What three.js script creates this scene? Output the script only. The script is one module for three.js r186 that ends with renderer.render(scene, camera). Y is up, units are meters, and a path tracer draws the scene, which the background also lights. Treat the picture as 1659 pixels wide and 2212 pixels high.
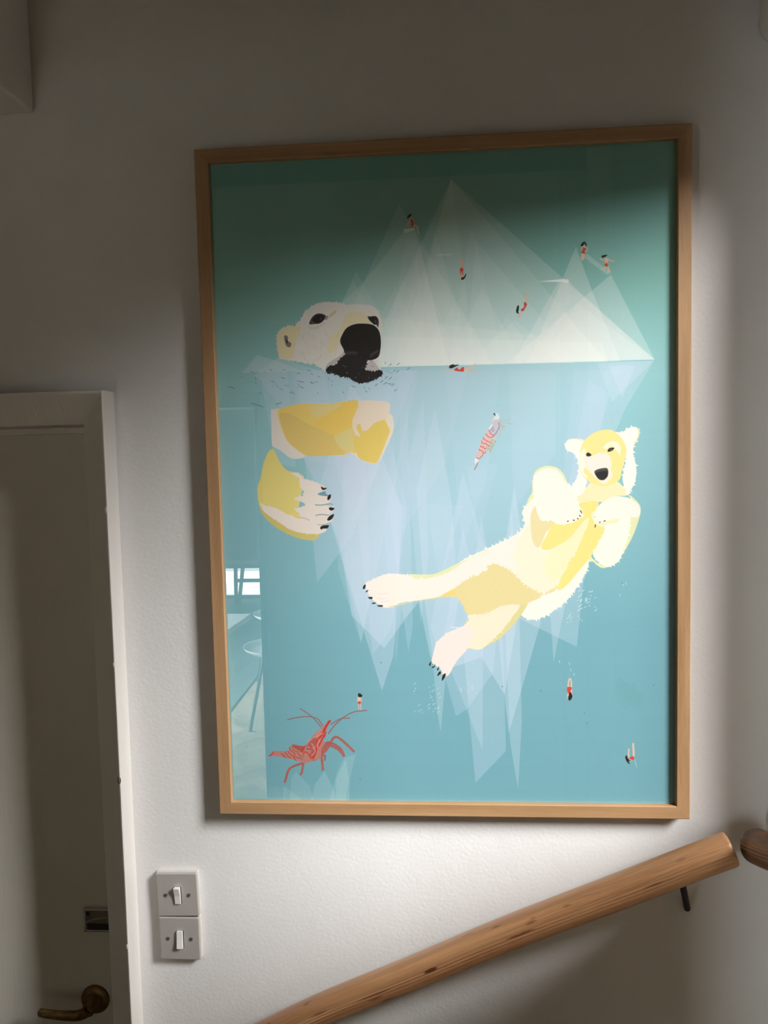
import * as THREE from 'three';
import { RoundedBoxGeometry } from 'three/addons/geometries/RoundedBoxGeometry.js';
import { RectAreaLightUniformsLib } from 'three/addons/lights/RectAreaLightUniformsLib.js';
import { mergeGeometries } from 'three/addons/utils/BufferGeometryUtils.js';
import { ImprovedNoise } from 'three/addons/math/ImprovedNoise.js';

// ---------------------------------------------------------------- camera, sky, sun, daylight, exposure
const scene = new THREE.Scene();
const camera = new THREE.PerspectiveCamera(63.45, 1659 / 2212, 0.05, 60);
camera.position.set(0.0087, 2.0063, 1.2936);
camera.up.set(0.017737, 0.997047, -0.074722);
camera.lookAt(0.0087 - 0.079137, 2.0063 - 0.073099, 1.2936 - 0.99418);
const renderer = new THREE.WebGLRenderer({ antialias: true });
renderer.toneMapping = THREE.LinearToneMapping;
renderer.toneMappingExposure = 1.07;
renderer.shadowMap.enabled = true;
renderer.shadowMap.type = THREE.PCFSoftShadowMap;
RectAreaLightUniformsLib.init();

const SKY = new THREE.Color().setRGB(0.15, 0.148, 0.142);        // flat overcast sky
scene.background = SKY;

// the sun behind thin cloud: a wide soft source, coming in through the stairwell window on the right
const sun = new THREE.DirectionalLight(new THREE.Color().setRGB(0.985, 0.99, 1.0), 7.6);
sun.position.set(2.8, 1.9 + 2.4, 2);
sun.target.position.set(0, 1.9, 0);
sun.castShadow = true;
sun.shadow.radius = 38;
sun.shadow.mapSize.set(2048, 2048);
Object.assign(sun.shadow.camera, { left: -2.5, right: 2.5, top: 2.5, bottom: -2.5, near: 0.1, far: 12 });
sun.shadow.bias = -0.0005;
scene.add(sun, sun.target);
sun.name = 'veiled_sun'; sun.target.name = 'veiled_sun_target';

// daylight in the bright kitchen behind the photographer: one lamp per glowing window pane
function daylight(x, y, z, w, h, tx, ty, tz, power) {
  const l = new THREE.RectAreaLight(new THREE.Color().setRGB(0.93, 0.98, 1.0), power, w, h);
  l.position.set(x, y, z); l.lookAt(tx, ty, tz); l.name = 'window_daylight'; scene.add(l);
}
daylight(-2.97, 1.75, 3.3, 2.4, 1.3, 0, 1.75, 3.3, 115);
daylight(-2.2, 0.615, 7.5, 1.9, 0.26, -2.2, 0.615, 0, 6);

// ---------------------------------------------------------------- helpers
let seed = 20240611;
const rnd = () => { seed = (seed * 1664525 + 1013904223) >>> 0; return seed / 4294967296; };
const noise3 = new ImprovedNoise();
const fbm = (x, y, z, n = 4) => { let s = 0, a = 0.5, f = 1; for (let i = 0; i < n; i++) { s += a * noise3.noise(x * f, y * f, z + i * 7.3); a *= 0.5; f *= 2.03; } return s; };
const taken = new Map();
function numbered(name) { const k = taken.get(name) ?? 0; taken.set(name, k + 1); return k ? name + '_' + String(k).padStart(3, '0') : name; }
function shade(o) { o.traverse((c) => { if (c.isMesh) { c.castShadow = true; c.receiveShadow = true; } }); return o; }
function thing(name, label, category, at = [0, 0, 0], group) {
  const o = new THREE.Group(); o.name = numbered(name); o.position.set(...at); o.userData = { label, category };
  if (group) o.userData.group = group;
  scene.add(o); return o;
}
function part(name, geo, mat, parent, at, label) {
  const o = new THREE.Mesh(geo, mat); o.name = parent === scene ? numbered(name) : name; if (at) o.position.set(...at);
  if (label) o.userData.label = label;
  o.castShadow = o.receiveShadow = true; parent.add(o); return o;
}
function struct(name, geo, mat, label, at) { const o = part(name, geo, mat, scene, at); o.userData = { kind: 'structure', label, category: name.split('_')[0] }; return o; }
const box = (w, h, d, r = 0.002, s = 2) => new RoundedBoxGeometry(w, h, d, s, Math.min(r, w / 2.1, h / 2.1, d / 2.1));
function metric(g, s = 1) {          // uv in metres from the flattest pair of axes of each face
  const q = g.index ? g.toNonIndexed() : g, p = q.attributes.position, uv = new Float32Array(p.count * 2);
  q.computeVertexNormals();
  const a = new THREE.Vector3(), b = new THREE.Vector3(), c = new THREE.Vector3();
  for (let i = 0; i < p.count; i += 3) {
    a.fromBufferAttribute(p, i); b.fromBufferAttribute(p, i + 1); c.fromBufferAttribute(p, i + 2);
    const n = b.clone().sub(a).cross(c.clone().sub(a)), x = Math.abs(n.x), y = Math.abs(n.y), z = Math.abs(n.z);
    [a, b, c].forEach((v, k) => { const [s1, s2] = z >= x && z >= y ? [v.x, v.y] : x >= y ? [v.z, v.y] : [v.x, v.z]; uv[(i + k) * 2] = s1 * s; uv[(i + k) * 2 + 1] = s2 * s; });
  }
  q.setAttribute('uv', new THREE.BufferAttribute(uv, 2)); return q;
}
function tex(w, h, f, srgb, repeat = true) {
  const d = new Uint8Array(w * h * 4);
  for (let y = 0; y < h; y++) for (let x = 0; x < w; x++) { const c = f(x / w, y / h), i = (y * w + x) * 4; for (let k = 0; k < 3; k++) d[i + k] = Math.max(0, Math.min(255, Math.round((c.length ? c[k] : c) * 255))); d[i + 3] = 255; }
  const t = new THREE.DataTexture(d, w, h); t.magFilter = THREE.LinearFilter; t.minFilter = THREE.LinearMipmapLinearFilter; t.generateMipmaps = true;
  if (repeat) t.wrapS = t.wrapT = THREE.RepeatWrapping;
  if (srgb) t.colorSpace = THREE.SRGBColorSpace;
  t.needsUpdate = true; return t;
}
const tileable = (u, v, f) => { const a = u, b = v; return f(u, v) * (1 - a) * (1 - b) + f(u - 1, v) * a * (1 - b) + f(u, v - 1) * (1 - a) * b + f(u - 1, v - 1) * a * b; };
const std = (o) => new THREE.MeshStandardMaterial(o);

// ---------------------------------------------------------------- materials
// painted plaster: roller stipple, a few trowel ridges and specks of filler
const plasterBump = tex(768, 768, (u, v) => 0.5 + tileable(u, v, (a, b) => 0.55 * fbm(a * 90, b * 90, 3, 3) + 0.5 * fbm(a * 26, b * 20, 9, 3) + 0.35 * fbm(a * 7, b * 5, 1, 2)), false);
plasterBump.repeat.set(1 / 0.55, 1 / 0.55);
const plasterTone = tex(256, 256, (u, v) => { const n = tileable(u, v, (a, b) => fbm(a * 5, b * 5, 20, 5)); return [0.890 + n * 0.03, 0.878 + n * 0.03, 0.866 + n * 0.034]; }, true);
plasterTone.repeat.set(1 / 0.9, 1 / 0.9);
const M = {};
M.plaster = std({ map: plasterTone, bumpMap: plasterBump, bumpScale: 0.0005, roughness: 0.88 });
M.hallPaint = std({ color: '#dfcdb2', roughness: 0.9 });
M.ceiling = std({ color: '#e0d0b8', roughness: 0.92 });
const brush = tex(512, 512, (u, v) => 0.5 + tileable(u, v, (a, b) => 0.7 * fbm(a * 60, b * 5, 5, 3) + 0.3 * fbm(a * 14, b * 9, 8, 3)), false);
brush.repeat.set(1 / 0.3, 1 / 0.3);
M.gloss = std({ color: '#e4dfd8', bumpMap: brush, bumpScale: 0.0006, roughness: 0.5 });
M.doorPaint = std({ color: '#dcd6ca', bumpMap: brush, bumpScale: 0.0004, roughness: 0.6 });
M.caulk = std({ color: '#ebe6dd', bumpMap: plasterBump, bumpScale: 0.001, roughness: 0.8 });
M.chip = std({ color: '#9b9189', roughness: 0.9 });
M.grime = std({ color: '#5d5650', roughness: 0.95 });
// wood: grain runs along u
function woodTex(w, h, c0, c1, stretch, z, pores, spots = []) {
  return tex(w, h, (u, v) => {
    const f = (a, b) => { const ring = fbm(a * stretch * 0.6, b * 9, z, 4), fine = fbm(a * stretch * 5, b * 90, z + 5, 2), pore = Math.max(0, fbm(a * stretch * 9, b * 150, z + 11, 2) - 0.1) * pores; return 0.5 + ring * 0.9 + fine * 0.4 - pore; };
    let t = tileable(u, v, f);
    for (const [su, sv, ru, rv, k] of spots) { const e = ((u - su) / ru) ** 2 + ((v - sv) / rv) ** 2; if (e < 1.6) t -= k * Math.max(0, 1 - e / 1.6) * (0.8 + 0.8 * fbm(u * 90, v * 60, 4, 2)); }
    t = Math.max(-0.35, Math.min(1, t)); return [0, 1, 2].map((k) => c0[k] + (c1[k] - c0[k]) * t);
  }, true);
}
const oakTex = woodTex(1024, 256, [0.60, 0.45, 0.30], [0.78, 0.62, 0.45], 5, 2.2, 0.9); oakTex.repeat.set(1 / 0.8, 1 / 0.12);
M.oak = std({ map: oakTex, bumpMap: oakTex, bumpScale: 0.0003, roughness: 0.55 });
const spots = [[0.475, 0.035, 0.0075, 0.018, 1.6], [0.36, 0.03, 0.016, 0.014, 0.7], [0.62, 0.05, 0.010, 0.012, 0.6], [0.20, 0.02, 0.012, 0.010, 0.6], [0.16, 0.14, 0.006, 0.012, 0.4], [0.30, 0.12, 0.005, 0.012, 0.35], [0.55, 0.015, 0.02, 0.012, 0.7]];
for (let i = 0; i < 26; i++) spots.push([rnd(), rnd(), 0.003 + rnd() * 0.006, 0.006 + rnd() * 0.012, 0.5]);
const railTex = woodTex(1536, 384, [0.50, 0.32, 0.20], [0.91, 0.71, 0.50], 4, 6.1, 0.7, spots);
M.rail = new THREE.MeshPhysicalMaterial({ map: railTex, roughness: 0.42, clearcoat: 0.25, clearcoatRoughness: 0.35 });
const railTex2 = woodTex(512, 384, [0.22, 0.12, 0.07], [0.62, 0.41, 0.24], 2, 16.1, 0.7, [[0.0, 0.5, 0.16, 0.9, 0.7], [0.3, 0.3, 0.05, 0.1, 0.4]]);
M.railWorn = new THREE.MeshPhysicalMaterial({ map: railTex2, roughness: 0.42, clearcoat: 0.25, clearcoatRoughness: 0.35 });
M.iron = std({ color: '#2c2723', roughness: 0.6, metalness: 0.6 });
const scuff = tex(256, 256, (u, v) => { const n = tileable(u, v, (a, b) => fbm(a * 9, b * 9, 31, 4)); return [0.50 + n * 0.25, 0.39 + n * 0.25, 0.24 + n * 0.2]; }, true);
M.brass = std({ map: scuff, roughness: 0.42, metalness: 0.85 });
M.chrome = std({ color: '#c6c9c8', roughness: 0.22, metalness: 1 });
M.dark = std({ color: '#161514', roughness: 0.6 });
M.switchPlate = std({ color: '#b3ada7', roughness: 0.5, metalness: 0.15 });
M.switchRocker = std({ color: '#ece8e1', roughness: 0.35 });
M.screw = std({ color: '#8f8a84', roughness: 0.4, metalness: 0.6 });
M.plastic = std({ color: '#dcd8d0', roughness: 0.45 });
M.backing = std({ color: '#8a6f50', roughness: 0.9 });
M.glassPane = new THREE.MeshPhysicalMaterial({ color: '#ffffff', transmission: 1, thickness: 0, roughness: 0, ior: 1.8, transparent: false });   // ior chosen so that one sheet reflects as much as both faces of a pane
M.clearPane = new THREE.MeshPhysicalMaterial({ color: '#ffffff', transmission: 1, thickness: 0, roughness: 0, ior: 1.5 });

// ---------------------------------------------------------------- the printed poster
const PW = 1434, PH = 2048, cv = document.createElement('canvas'); cv.width = PW; cv.height = PH;
const cx = cv.getContext('2d'), K = PW / 2800;                     // drawing units: quarter millimetres
const sea = cx.createLinearGradient(0, 0, 0, PH);                   // the print itself grades from mint sky to deep teal water
sea.addColorStop(0, '#7fb5a9'); sea.addColorStop(0.2, '#8fc5ba'); sea.addColorStop(0.34, '#a2d5d6'); sea.addColorStop(0.5, '#97cad0'); sea.addColorStop(0.72, '#7fb6c0'); sea.addColorStop(1, '#78afb9');
cx.fillStyle = sea; cx.fillRect(0, 0, PW, PH);
cx.lineCap = 'butt'; cx.lineJoin = 'round';
const pairs = (a) => { const p = []; for (let i = 0; i < a.length; i += 2) p.push([a[i] * K, a[i + 1] * K]); return p; };
function fillWith(c, alpha) { cx.globalAlpha = alpha ?? 1; cx.fillStyle = c; cx.fill(); cx.globalAlpha = 1; }
function poly(c, a, alpha) { cx.beginPath(); pairs(a).forEach(([x, y], i) => (i ? cx.lineTo(x, y) : cx.moveTo(x, y))); cx.closePath(); fillWith(c, alpha); }
const round = (p, closed, t = 0.5) => {                             // curve through the points
  const n = p.length, at = (i) => (closed ? p[(i + n) % n] : p[Math.max(0, Math.min(n - 1, i))]);
  cx.moveTo(...p[0]);
  for (let i = 0; i < (closed ? n : n - 1); i++) { const [a, b, c, d] = [at(i - 1), at(i), at(i + 1), at(i + 2)], k = t / 3; cx.bezierCurveTo(b[0] + (c[0] - a[0]) * k, b[1] + (c[1] - a[1]) * k, c[0] - (d[0] - b[0]) * k, c[1] - (d[1] - b[1]) * k, c[0], c[1]); }
};
function blob(c, a, alpha) { cx.beginPath(); round(pairs(a), true); cx.closePath(); fillWith(c, alpha); }
function line(c, a, w) { cx.beginPath(); round(pairs(a), false); cx.strokeStyle = c; cx.lineWidth = w * K; cx.stroke(); }
function fur(c, a, len, dense) {                                    // a filled shape whose rim is combed into little tufts
  blob(c, a);
  const p = pairs(a), n = p.length; let s = 0; for (let i = 0; i < n; i++) { const q = p[(i + 1) % n]; s += p[i][0] * q[1] - q[0] * p[i][1]; }
  const out = s > 0 ? 1 : -1;
  for (let i = 0; i < n; i++) {
    const [x0, y0] = p[i], [x1, y1] = p[(i + 1) % n], L = Math.hypot(x1 - x0, y1 - y0), m = Math.floor(L * dense * 0.22);
    for (let k = 0; k < m; k++) {
      const t = rnd(), x = x0 + (x1 - x0) * t, y = y0 + (y1 - y0) * t, nx = ((y1 - y0) / L) * out, ny = (-(x1 - x0) / L) * out, tx = (x1 - x0) / L, ty = (y1 - y0) / L, h = len * 1.9 * (0.3 + rnd() * 0.7), w = 2.5 + rnd() * 3, lean = (rnd() - 0.2) * 0.8;
      cx.beginPath(); cx.moveTo(x - tx * w - nx * 3, y - ty * w - ny * 3); cx.lineTo(x + (nx + tx * lean) * h, y + (ny + ty * lean) * h); cx.lineTo(x + tx * w - nx * 3, y + ty * w - ny * 3); cx.closePath(); fillWith(c);
    }
  }
}
// the iceberg above the waterline: overlapping translucent facets
poly('#fffdf6', [1478,158,2672,1266,923,1258], 0.26);
poly('#fffdf6', [1478,158,2397,1270,1118,1258], 0.16);
poly('#fffdf6', [1478,158,1608,1267,1156,1259], 0.1);
poly('#fffdf6', [1478,158,1512,295,1569,969,1301,959,1444,304], 0.06);
poly('#fffdf6', [1162,291,1720,1264,684,1257], 0.2);
poly('#fffdf6', [1189,451,1259,449,1446,1262,710,1252,771,890,940,741], 0.22);
poly('#fffdf6', [1204,500,1260,502,1320,1258,1042,1262], 0.12);
poly('#fffdf6', [891,678,1000,874,1054,1262,784,891], 0.16);
poly('#fffdf6', [871,733,950,872,797,866], 0.14);
poly('#fffdf6', [1379,465,1513,967,1558,1266,1206,1255], 0.14);
poly('#fffdf6', [1590,450,1620,524,1782,1273,1446,1262,1529,795], 0.12);
poly('#fffdf6', [1620,524,2087,1098,2214,1274,1546,1265], 0.15);
poly('#fffdf6', [1278,515,1446,1262,1118,1252], 0.14);
poly('#fffdf6', [1306,676,1496,1264,991,1254], 0.12);
poly('#fffdf6', [1384,532,1420,607,1511,1090,1546,1265,1345,1259,1298,1083], 0.08);
poly('#fffdf6', [2212,585,2302,837,2470,1270,1923,1259], 0.32);
poly('#fffdf6', [2417,757,2672,1266,1793,1258], 0.3);
poly('#fffdf6', [2107,787,2168,780,2199,821,2672,1266,1832,1262], 0.3);
poly('#fffdf6', [2113,793,2168,789,2180,918,2106,939], 0.1);
poly('#fffdf6', [2137,967,2385,1269,1906,1262], 0.22);
poly('#fffdf6', [2216,919,2672,1266,2005,1261], 0.18);
poly('#fffdf6', [2248,641,2279,630,2417,745,2393,756], 0.3);
poly('#fffdf6', [1653,800,1894,1264,1446,1256], 0.14);
poly('#fffdf6', [1490,892,1696,1258,1244,1256], 0.14);
poly('#fffdf6', [1129,780,1370,1260,863,1256], 0.16);
poly('#fffdf6', [1799,977,2005,1267,1621,1258], 0.12);
poly('#fffdf6', [1848,1003,2153,1266,1546,1259], 0.16);
poly('#fffdf6', [960,947,2056,1109,2177,1267,927,1261], 0.18);
poly('#fffdf6', [1033,1074,2361,1156,2397,1270,991,1260], 0.24);
poly('#fffdf6', [1167,732,1351,961,1621,1268,1003,1261], 0.12);
poly('#fffef8', [1186,437,1254,435,1256,446,1192,463], 0.72);
poly('#fffef8', [1377,597,1476,596,1480,605,1383,604], 0.5);
poly('#fffef8', [1979,781,2132,772,2168,776,2167,799,2126,789], 0.9);
// the iceberg below the waterline
poly('#d3e0f0', [228,1263,2668,1272,2502,1546,2408,1765,2329,2185,2255,2583,1848,2780,1756,3306,1616,3070,1442,3129,1298,3069,1233,2717,1159,2804,1009,3009,809,2801,748,2361,627,2010,490,1719,382,1459], 0.4);
poly('#dfe8f6', [272,1256,358,1831,485,1863,446,1261], 0.22);
poly('#dfe8f6', [475,1262,531,1806,776,1869,677,1268], 0.2);
poly('#dfe8f6', [504,1263,595,2587,822,2304,1248,1286], 0.25);
poly('#dfe8f6', [628,1981,988,3282,1066,3056,1145,2136,848,1330], 0.34);
poly('#dfe8f6', [850,1274,729,2506,863,2979,1262,1286], 0.18);
poly('#dfe8f6', [775,1384,773,2507,863,2970,929,2684,921,1844], 0.2);
poly('#dfe8f6', [856,2130,935,3050,1055,2891,1173,2136,1043,1562], 0.2);
poly('#dfe8f6', [1026,2278,1082,3113,1126,2716,1098,1649], 0.16);
poly('#dfe8f6', [1058,2134,1160,3042,1192,2863,1187,1509], 0.2);
poly('#dfe8f6', [1179,1850,1242,2860,1297,2427,1287,1456], 0.2);
poly('#dfe8f6', [1233,2022,1268,2717,1310,3057,1335,3425,1353,3547,1388,3217,1478,2719,1446,2084,1357,1514], 0.28);
poly('#dfe8f6', [1302,2863,1451,3445,1524,3395,1686,3170,1735,2721,1520,1914], 0.24);
poly('#dfe8f6', [1372,3011,1613,3659,1631,2808,1514,2257], 0.22);
poly('#dfe8f6', [1502,2982,1566,3875,1760,3667,1749,2954,1629,2201], 0.26);
poly('#dfe8f6', [1706,2779,1778,3557,1983,2854,1934,2694,1829,2006], 0.34);
poly('#dfe8f6', [1762,2809,1786,3608,1832,3915,1860,3483,1853,2809,1813,2148], 0.28);
poly('#dfe8f6', [2028,2580,2060,3104,2154,2639], 0.28);
poly('#dfe8f6', [2250,2554,2202,3006,1847,2824,1822,2578], 0.3);
poly('#dfe8f6', [2402,1294,2481,1484,2557,1299], 0.34);
poly('#dfe8f6', [2334,1278,2420,1510,2668,1272], 0.28);
poly('#dfe8f6', [2470,1324,2393,1404,2359,1708,2273,2298,2077,2409,2196,1315], 0.16);
poly('#dfe8f6', [2410,1460,2332,1736,2258,2525,2077,2437,2278,1373], 0.2);
poly('#dfe8f6', [1135,1282,1141,2280,1407,1883,1558,1296], 0.16);
poly('#dfe8f6', [1418,1291,1512,2372,1660,1974,1754,1302], 0.12);
poly('#dfe8f6', [720,1811,825,2217,1007,1874,957,1560], 0.16);
poly('#dfe8f6', [1809,1303,1827,2148,2082,1814,2086,1312], 0.14);
poly('#dfe8f6', [1288,2109,1365,2601,1516,2114], 0.14);
poly('#dfe8f6', [1548,1886,1598,2373,1732,1862], 0.12);
poly('#dfe8f6', [671,1495,772,2013,1039,1732,1105,1366], 0.14);
poly('#e9eef4', [163,1269,261,1162,390,1203,527,1264], 0.38);
poly('#e9eef4', [272,1264,391,1180,649,1267], 0.3);
poly('#d6ecec', [340,3906,442,3977,459,4025,331,4026], 0.16);
poly('#d6ecec', [419,3810,510,3905,535,4024,374,4026,389,3858], 0.16);
poly('#d6ecec', [607,3804,660,3918,676,4023,506,4025,539,3895], 0.2);
poly('#d6ecec', [745,3727,764,3860,732,4022,629,4023,671,3870], 0.2);
poly('#d6ecec', [811,3693,769,3860,760,4022,676,4004,681,3827,735,3717], 0.18);
poly('#d6ecec', [241,3912,359,3920,341,4026,227,4027], 0.1);
// the large bear looking out of the water
fur('#f1ece2', [389,1078,394,1037,418,1010,460,992,512,991,545,953,571,909,622,873,681,856,764,860,846,877,936,878,985,890,1021,922,1040,987,1035,1067,1030,1173,1010,1213,1025,1278,925,1308,777,1279,685,1276,628,1231,545,1214,462,1199,405,1185,393,1135], 3.2, 1.0);
blob('#f3e6b4', [392,1078,400,1029,443,998,506,994,539,1002,517,1058,497,1139,479,1187,412,1185,393,1135], 0.85);
blob('#f3e6b4', [828,931,919,922,959,952,974,997,884,993,821,1028,786,1083,756,1147,705,1162,716,1073,784,1018], 0.75);
line('#efe3bf', [741,1165,738,1176,730,1192], 2.6);
line('#dcd3cc', [563,1176,560,1188,553,1204], 2.6);
line('#dcd3cc', [768,1203,764,1214,757,1230], 2.6);
line('#efe3bf', [591,1118,587,1129,580,1145], 2.6);
line('#dcd3cc', [593,1032,590,1043,582,1059], 2.6);
line('#dcd3cc', [686,1160,682,1171,675,1187], 2.6);
line('#efe3bf', [728,1177,724,1188,717,1204], 2.6);
line('#dcd3cc', [615,1042,611,1053,604,1069], 2.6);
line('#dcd3cc', [586,1200,582,1211,575,1227], 2.6);
line('#efe3bf', [648,1086,645,1098,638,1114], 2.6);
line('#dcd3cc', [675,1098,671,1109,664,1126], 2.6);
line('#dcd3cc', [645,1123,641,1134,634,1150], 2.6);
line('#efe3bf', [650,1142,646,1153,639,1169], 2.6);
line('#dcd3cc', [596,1146,592,1157,585,1173], 2.6);
line('#dcd3cc', [557,1148,554,1159,546,1175], 2.6);
line('#efe3bf', [775,1020,772,1031,765,1047], 2.6);
line('#dcd3cc', [622,1106,619,1118,612,1134], 2.6);
line('#dcd3cc', [661,1172,657,1183,650,1199], 2.6);
line('#efe3bf', [576,1140,573,1152,565,1168], 2.6);
line('#dcd3cc', [699,1169,696,1180,689,1196], 2.6);
line('#dcd3cc', [757,1151,753,1162,746,1179], 2.6);
line('#efe3bf', [572,1146,568,1157,561,1173], 2.6);
line('#dcd3cc', [773,1045,769,1056,762,1072], 2.6);
line('#dcd3cc', [760,1203,757,1214,749,1230], 2.6);
line('#efe3bf', [708,1180,704,1191,697,1207], 2.6);
line('#dcd3cc', [624,1194,620,1205,613,1221], 2.6);
line('#dcd3cc', [720,1056,716,1067,709,1083], 2.6);
line('#efe3bf', [693,1152,689,1163,682,1179], 2.6);
line('#dcd3cc', [562,1036,559,1047,551,1063], 2.6);
line('#dcd3cc', [670,1082,666,1093,659,1109], 2.6);
line('#efe3bf', [668,1071,664,1082,657,1098], 2.6);
line('#dcd3cc', [537,1032,534,1043,526,1059], 2.6);
line('#dcd3cc', [553,1052,549,1063,542,1079], 2.6);
line('#efe3bf', [674,1138,670,1149,663,1165], 2.6);
line('#dcd3cc', [664,1128,660,1140,653,1156], 2.6);
line('#dcd3cc', [668,1161,664,1172,657,1188], 2.6);
line('#efe3bf', [611,1205,608,1216,600,1232], 2.6);
line('#dcd3cc', [704,1033,701,1045,694,1061], 2.6);
line('#dcd3cc', [692,1099,688,1110,681,1126], 2.6);
line('#efe3bf', [585,1087,581,1098,574,1114], 2.6);
line('#dcd3cc', [644,1185,641,1196,633,1212], 2.6);
line('#dcd3cc', [629,1058,625,1069,618,1085], 2.6);
line('#efe3bf', [694,1020,691,1031,684,1047], 2.6);
line('#dcd3cc', [540,1146,537,1157,529,1173], 2.6);
line('#dcd3cc', [634,1119,630,1130,623,1146], 2.6);
line('#efe3bf', [600,1107,596,1119,589,1135], 2.6);
blob('#8d8078', [435,1055,448,1047,460,1060,457,1080,478,1097,469,1120,448,1113,439,1088]);
blob('#3a3230', [449,1068,459,1089,450,1096,446,1080]);
line('#c9b684', [594,995,592,1001,590,1007], 2.9);
line('#c9b684', [606,1000,605,1006,603,1013], 2.9);
line('#c9b684', [620,1003,620,1009,620,1016], 2.9);
line('#c9b684', [635,1002,636,1008,636,1015], 2.9);
line('#c9b684', [649,997,650,1003,652,1009], 2.9);
line('#c9b684', [665,990,668,996,671,1001], 2.9);
line('#c9b684', [677,978,682,983,687,988], 2.9);
line('#d8c48f', [720,951,725,939,727,925], 2.3);
line('#d8c48f', [724,948,729,936,730,923], 2.3);
line('#d8c48f', [728,945,733,933,734,921], 2.3);
line('#d8c48f', [732,942,738,930,737,919], 2.3);
line('#d8c48f', [737,939,742,927,740,916], 2.3);
line('#d8c48f', [741,936,746,924,744,914], 2.3);
line('#d8c48f', [745,933,750,921,747,912], 2.3);
line('#d8c48f', [749,929,755,918,751,909], 2.3);
line('#d8c48f', [753,926,759,914,754,907], 2.3);
line('#d8c48f', [758,923,763,911,757,905], 2.3);
blob('#4b4048', [594,983,610,947,637,925,671,923,699,938,690,958,661,981,627,984]);
blob('#15110f', [610,967,625,940,654,929,683,938,685,958,657,977,627,980]);
line('#b9b6bd', [613,964,616,973,627,979], 2.3);
line('#b9b6bd', [666,943,670,953,664,961], 2.3);
blob('#a9a09a', [691,950,713,936,711,951,699,963]);
blob('#4b4048', [955,953,976,951,1008,952,1023,978,1018,1018,1007,1002,975,984]);
blob('#15110f', [967,960,992,953,1012,966,1014,994,995,1001,976,980]);
line('#d9d6da', [1000,973,1004,981,1003,992], 2.0);
blob('#cfc8c6', [686,1268,703,1227,780,1181,805,1157,821,1190,761,1237,711,1268]);
blob('#cfc8c6', [931,1243,977,1216,997,1236,1021,1278,976,1285,939,1275]);
fur('#1a1718', [690,1268,711,1244,753,1237,779,1205,817,1174,879,1168,945,1194,940,1235,931,1267,951,1282,992,1285,1017,1278,1037,1287,1033,1307,991,1334,949,1347,899,1351,858,1338,834,1317,784,1307,735,1289,702,1284], 3, 1.0);
blob('#120f10', [783,1098,795,1059,825,1016,876,995,933,993,991,1005,1024,1043,1033,1100,1028,1156,1015,1196,981,1213,944,1212,879,1180,817,1175,801,1141]);
line('#8a8686', [815,1153,817,1162,820,1171], 1.7);
line('#8a8686', [820,1157,821,1162,824,1179], 1.7);
line('#8a8686', [825,1160,826,1163,829,1176], 1.7);
line('#8a8686', [830,1155,831,1163,834,1173], 1.7);
line('#8a8686', [835,1159,836,1163,839,1181], 1.7);
line('#8a8686', [840,1154,841,1163,844,1178], 1.7);
line('#8a8686', [845,1158,846,1163,849,1175], 1.7);
line('#8a8686', [850,1161,851,1163,854,1172], 1.7);
line('#8a8686', [855,1156,856,1164,859,1180], 1.7);
line('#8a8686', [860,1160,861,1164,864,1177], 1.7);
line('#8a8686', [865,1155,866,1164,869,1174], 1.7);
line('#8a8686', [870,1158,871,1164,874,1182], 1.7);
line('#8a8686', [874,1162,876,1164,879,1179], 1.7);
line('#8a8686', [880,1157,881,1164,884,1176], 1.7);
line('#8a8686', [884,1160,886,1165,889,1173], 1.7);
line('#8a8686', [961,1203,965,1191,967,1175], 1.7);
line('#8a8686', [966,1198,970,1188,972,1173], 1.7);
line('#8a8686', [971,1193,975,1185,978,1171], 1.7);
line('#8a8686', [976,1193,980,1181,983,1168], 1.7);
line('#8a8686', [981,1188,985,1178,988,1166], 1.7);
line('#8a8686', [986,1187,990,1175,994,1163], 1.7);
line('#8a8686', [991,1183,995,1172,999,1161], 1.7);
line('#8a8686', [996,1178,1000,1169,1005,1158], 1.7);
line('#8a8686', [1001,1177,1005,1166,1010,1156], 1.7);
line('#8a8686', [1006,1173,1010,1163,1015,1154], 1.7);
line('#8a8686', [1011,1172,1015,1160,1021,1151], 1.7);
// flecks in the water around its chin
line('#6d86a8', [928,1374,926,1382,925,1390], 2.3);
line('#7f9db4', [1058,1284,1069,1286,1079,1287], 2.6);
line('#6d86a8', [791,1241,804,1246,817,1251], 3.4);
line('#7f9db4', [965,1220,970,1220,975,1221], 3.5);
line('#6d86a8', [465,1396,479,1401,492,1407], 3.0);
line('#7f9db4', [476,1387,468,1394,459,1400], 2.7);
line('#6d86a8', [419,1253,429,1257,439,1261], 2.3);
line('#7f9db4', [598,1286,603,1290,607,1294], 3.0);
line('#6d86a8', [282,1387,280,1394,279,1402], 2.3);
line('#7f9db4', [620,1336,627,1337,635,1337], 3.6);
line('#6d86a8', [929,1402,936,1405,943,1409], 3.0);
line('#7f9db4', [357,1355,355,1358,352,1360], 3.6);
line('#6d86a8', [592,1336,604,1342,616,1347], 3.1);
line('#7f9db4', [571,1265,584,1267,597,1270], 3.7);
line('#6d86a8', [261,1392,266,1396,272,1399], 3.1);
line('#7f9db4', [709,1310,706,1312,703,1315], 3.0);
line('#6d86a8', [381,1348,383,1356,386,1363], 2.4);
line('#7f9db4', [396,1368,405,1376,415,1383], 3.5);
line('#6d86a8', [700,1320,704,1324,708,1328], 2.9);
line('#7f9db4', [633,1401,635,1407,637,1412], 2.8);
line('#6d86a8', [528,1363,538,1369,548,1374], 3.4);
line('#7f9db4', [869,1370,869,1375,869,1379], 3.0);
line('#6d86a8', [890,1290,891,1296,893,1302], 2.3);
line('#7f9db4', [520,1343,517,1349,514,1356], 3.4);
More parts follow.
